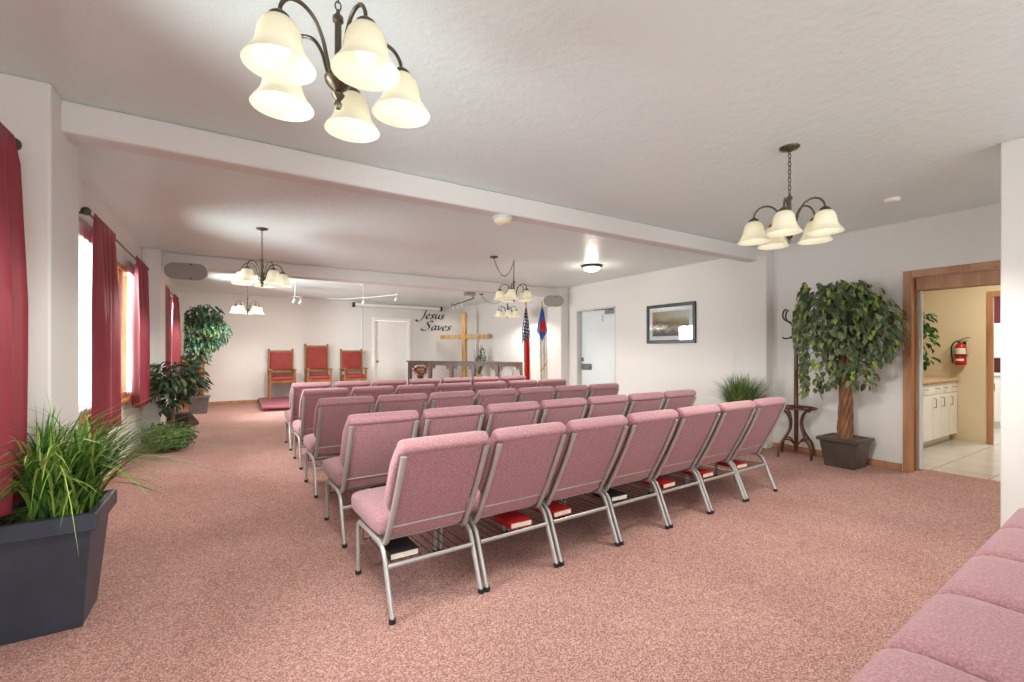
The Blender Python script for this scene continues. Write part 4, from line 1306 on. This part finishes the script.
# ------------------------------------------------------------------ bentwood coat rack
ck = thing('coat_rack', 'dark bentwood coat rack with curled hooks beside the ficus', 'coat rack', (5.94, 2.91, 0))
MB().lathe([(0.0, 0.05), (0.012, 0.055), (0.02, 0.075), (0.024, 0.10), (0.024, 0.62), (0.026, 0.63), (0.024, 0.64), (0.023, 1.05), (0.026, 1.06), (0.026, 1.075), (0.022, 1.09), (0.022, 1.42), (0.026, 1.46), (0.028, 1.61), (0.02, 1.68), (0.026, 1.72), (0.018, 1.76), (0.0, 1.775)], seg=14).build('pole', 'bentwood', ck, True)
for k in range(4):
    a = pi / 4 + k * pi / 2 + 0.35
    ca_, sa_ = cos(a), sin(a)
    pr = [(0.215, 0.58), (0.17, 0.575), (0.11, 0.52), (0.08, 0.42), (0.10, 0.32), (0.16, 0.23), (0.218, 0.15), (0.238, 0.06), (0.242, 0.0)]
    MB().tube(catmull([(p * ca_, p * sa_, z) for p, z in pr], 5), 0.014, 8).build('leg', 'bentwood', ck, True)
    pr = [(0.222, 0.10), (0.20, 0.17), (0.15, 0.21), (0.08, 0.20), (0.03, 0.15)]
    MB().tube(catmull([(p * ca_, p * sa_, z) for p, z in pr], 5), 0.010, 8).build('brace', 'bentwood', ck, True)
    pr = [(0.025, 1.53), (0.055, 1.62), (0.11, 1.665), (0.16, 1.69), (0.18, 1.745), (0.16, 1.80), (0.13, 1.812)]
    MB().tube(catmull([(p * ca_, p * sa_, z) for p, z in pr], 5), 0.010, 8).build('hook', 'bentwood', ck, True)
    pr = [(0.024, 1.53), (0.05, 1.48), (0.09, 1.46), (0.145, 1.46), (0.155, 1.475)]
    a2 = a + 0.5
    MB().tube(catmull([(p * cos(a2), p * sin(a2), z) for p, z in pr], 5), 0.009, 8).build('peg', 'dark_iron', ck, True)
ring = [(0.215 * cos(2 * pi * k / 40), 0.215 * sin(2 * pi * k / 40), 0.60) for k in range(40)]
MB().tube(ring, 0.011, 8, closed=True).build('umbrella_ring', 'bentwood', ck, True)
mb = MB()
for k in range(4):
    a = pi / 4 + k * pi / 2 + 0.35
    mb.tube([(0.02 * cos(a), 0.02 * sin(a), 0.60), (0.21 * cos(a), 0.21 * sin(a), 0.60)], 0.007, 6)
mb.build('ring_spoke', 'bentwood', ck, True)

# ------------------------------------------------------------------ lights
def light(name, kind, loc, energy, col=(1, 1, 1), rot=None, **kw):
    l = bpy.data.lights.new(name, kind)
    l.energy = energy
    l.color = col
    for k, v in kw.items():
        setattr(l, k, v)
    o = bpy.data.objects.new(name, l)
    COL.objects.link(o)
    o.location = loc
    if rot:
        o.rotation_euler = rot
    return o

WARM = (1.0, 0.93, 0.79)
for i, b in enumerate(BULBS):
    light('bulb_light', 'POINT', b, 0.13, WARM, shadow_soft_size=0.03)
    light('bulb_downlight', 'SPOT', (b[0], b[1], b[2] - 0.012), 8.0, (1.0, 0.97, 0.90), (0, 0, 0), shadow_soft_size=0.03, spot_size=radians(168), spot_blend=0.35)
light('flush_lamp', 'POINT', (5.02, 5.62, 2.52), 3, WARM, shadow_soft_size=0.08)
for t in (0.08, 0.30, 0.52):
    p = A.lerp(B, t) if False else Vector((5.44, 12.1, 2.615)).lerp(Vector((5.14, 10.1, 2.615)), t)
    o = light('spot_lamp', 'SPOT', p + Vector((0.05, 0.04, -0.15)), 4.5, (1, 0.92, 0.8), shadow_soft_size=0.02, spot_size=radians(80), spot_blend=0.9)
    o.rotation_euler = Vector((0.30, 0.80, -0.62)).to_track_quat('-Z', 'Y').to_euler()
for x, y, z in ((2.36, 9.75, 2.325), (2.79, 8.88, 2.325), (1.08, 10.10, 2.31), (1.19, 10.06, 2.29)):
    d_ = Vector((-0.12 if x > 2 else -0.25, 0.75, -0.62)).normalized()
    o = light('spot_lamp', 'SPOT', Vector((x, y, z)) + d_ * 0.045, 24, (1, 0.95, 0.86), shadow_soft_size=0.03, spot_size=radians(125), spot_blend=1.0)
    o.rotation_euler = d_.to_track_quat('-Z', 'Y').to_euler()
light('passage_fill', 'AREA', (7.9, 1.2, 2.58), 15, (1, 0.9, 0.76), (0, 0, 0), size=0.5)  # added fill light that brightens the passage, no fixture modelled
light('kitchen_fill', 'AREA', (10.3, 1.3, 2.58), 26, (0.95, 0.97, 1.0), (0, 0, 0), size=0.6)  # unseen fill added to light the kitchen behind the inner doorway
# daylight outside the windows
for (y0, y1, z0, z1), e in zip(WIN, (60, 90, 230)):
    o = light('window_daylight', 'AREA', (XL - 0.34, (y0 + y1) / 2, (z0 + z1) / 2), e, (0.90, 0.98, 1.0), (0, -pi / 2, 0), shape='RECTANGLE', size=z1 - z0, size_y=y1 - y0)

w = bpy.data.worlds.new('sky')
S.world = w
w.use_nodes = True
bg = w.node_tree.nodes['Background']
bg.inputs['Color'].default_value = (0.92, 0.98, 1.0, 1)
bg.inputs['Strength'].default_value = 1.5

vs = S.view_settings
vs.view_transform = 'Standard'
vs.look = 'None'
vs.exposure = 1.5
vs.gamma = 1.0
vs.use_curve_mapping = False
S.cycles.max_bounces = 10
S.cycles.diffuse_bounces = 6
S.cycles.transparent_max_bounces = 12
S.cycles.caustics_reflective = False
S.cycles.caustics_refractive = False
S.cycles.sample_clamp_indirect = 6.0
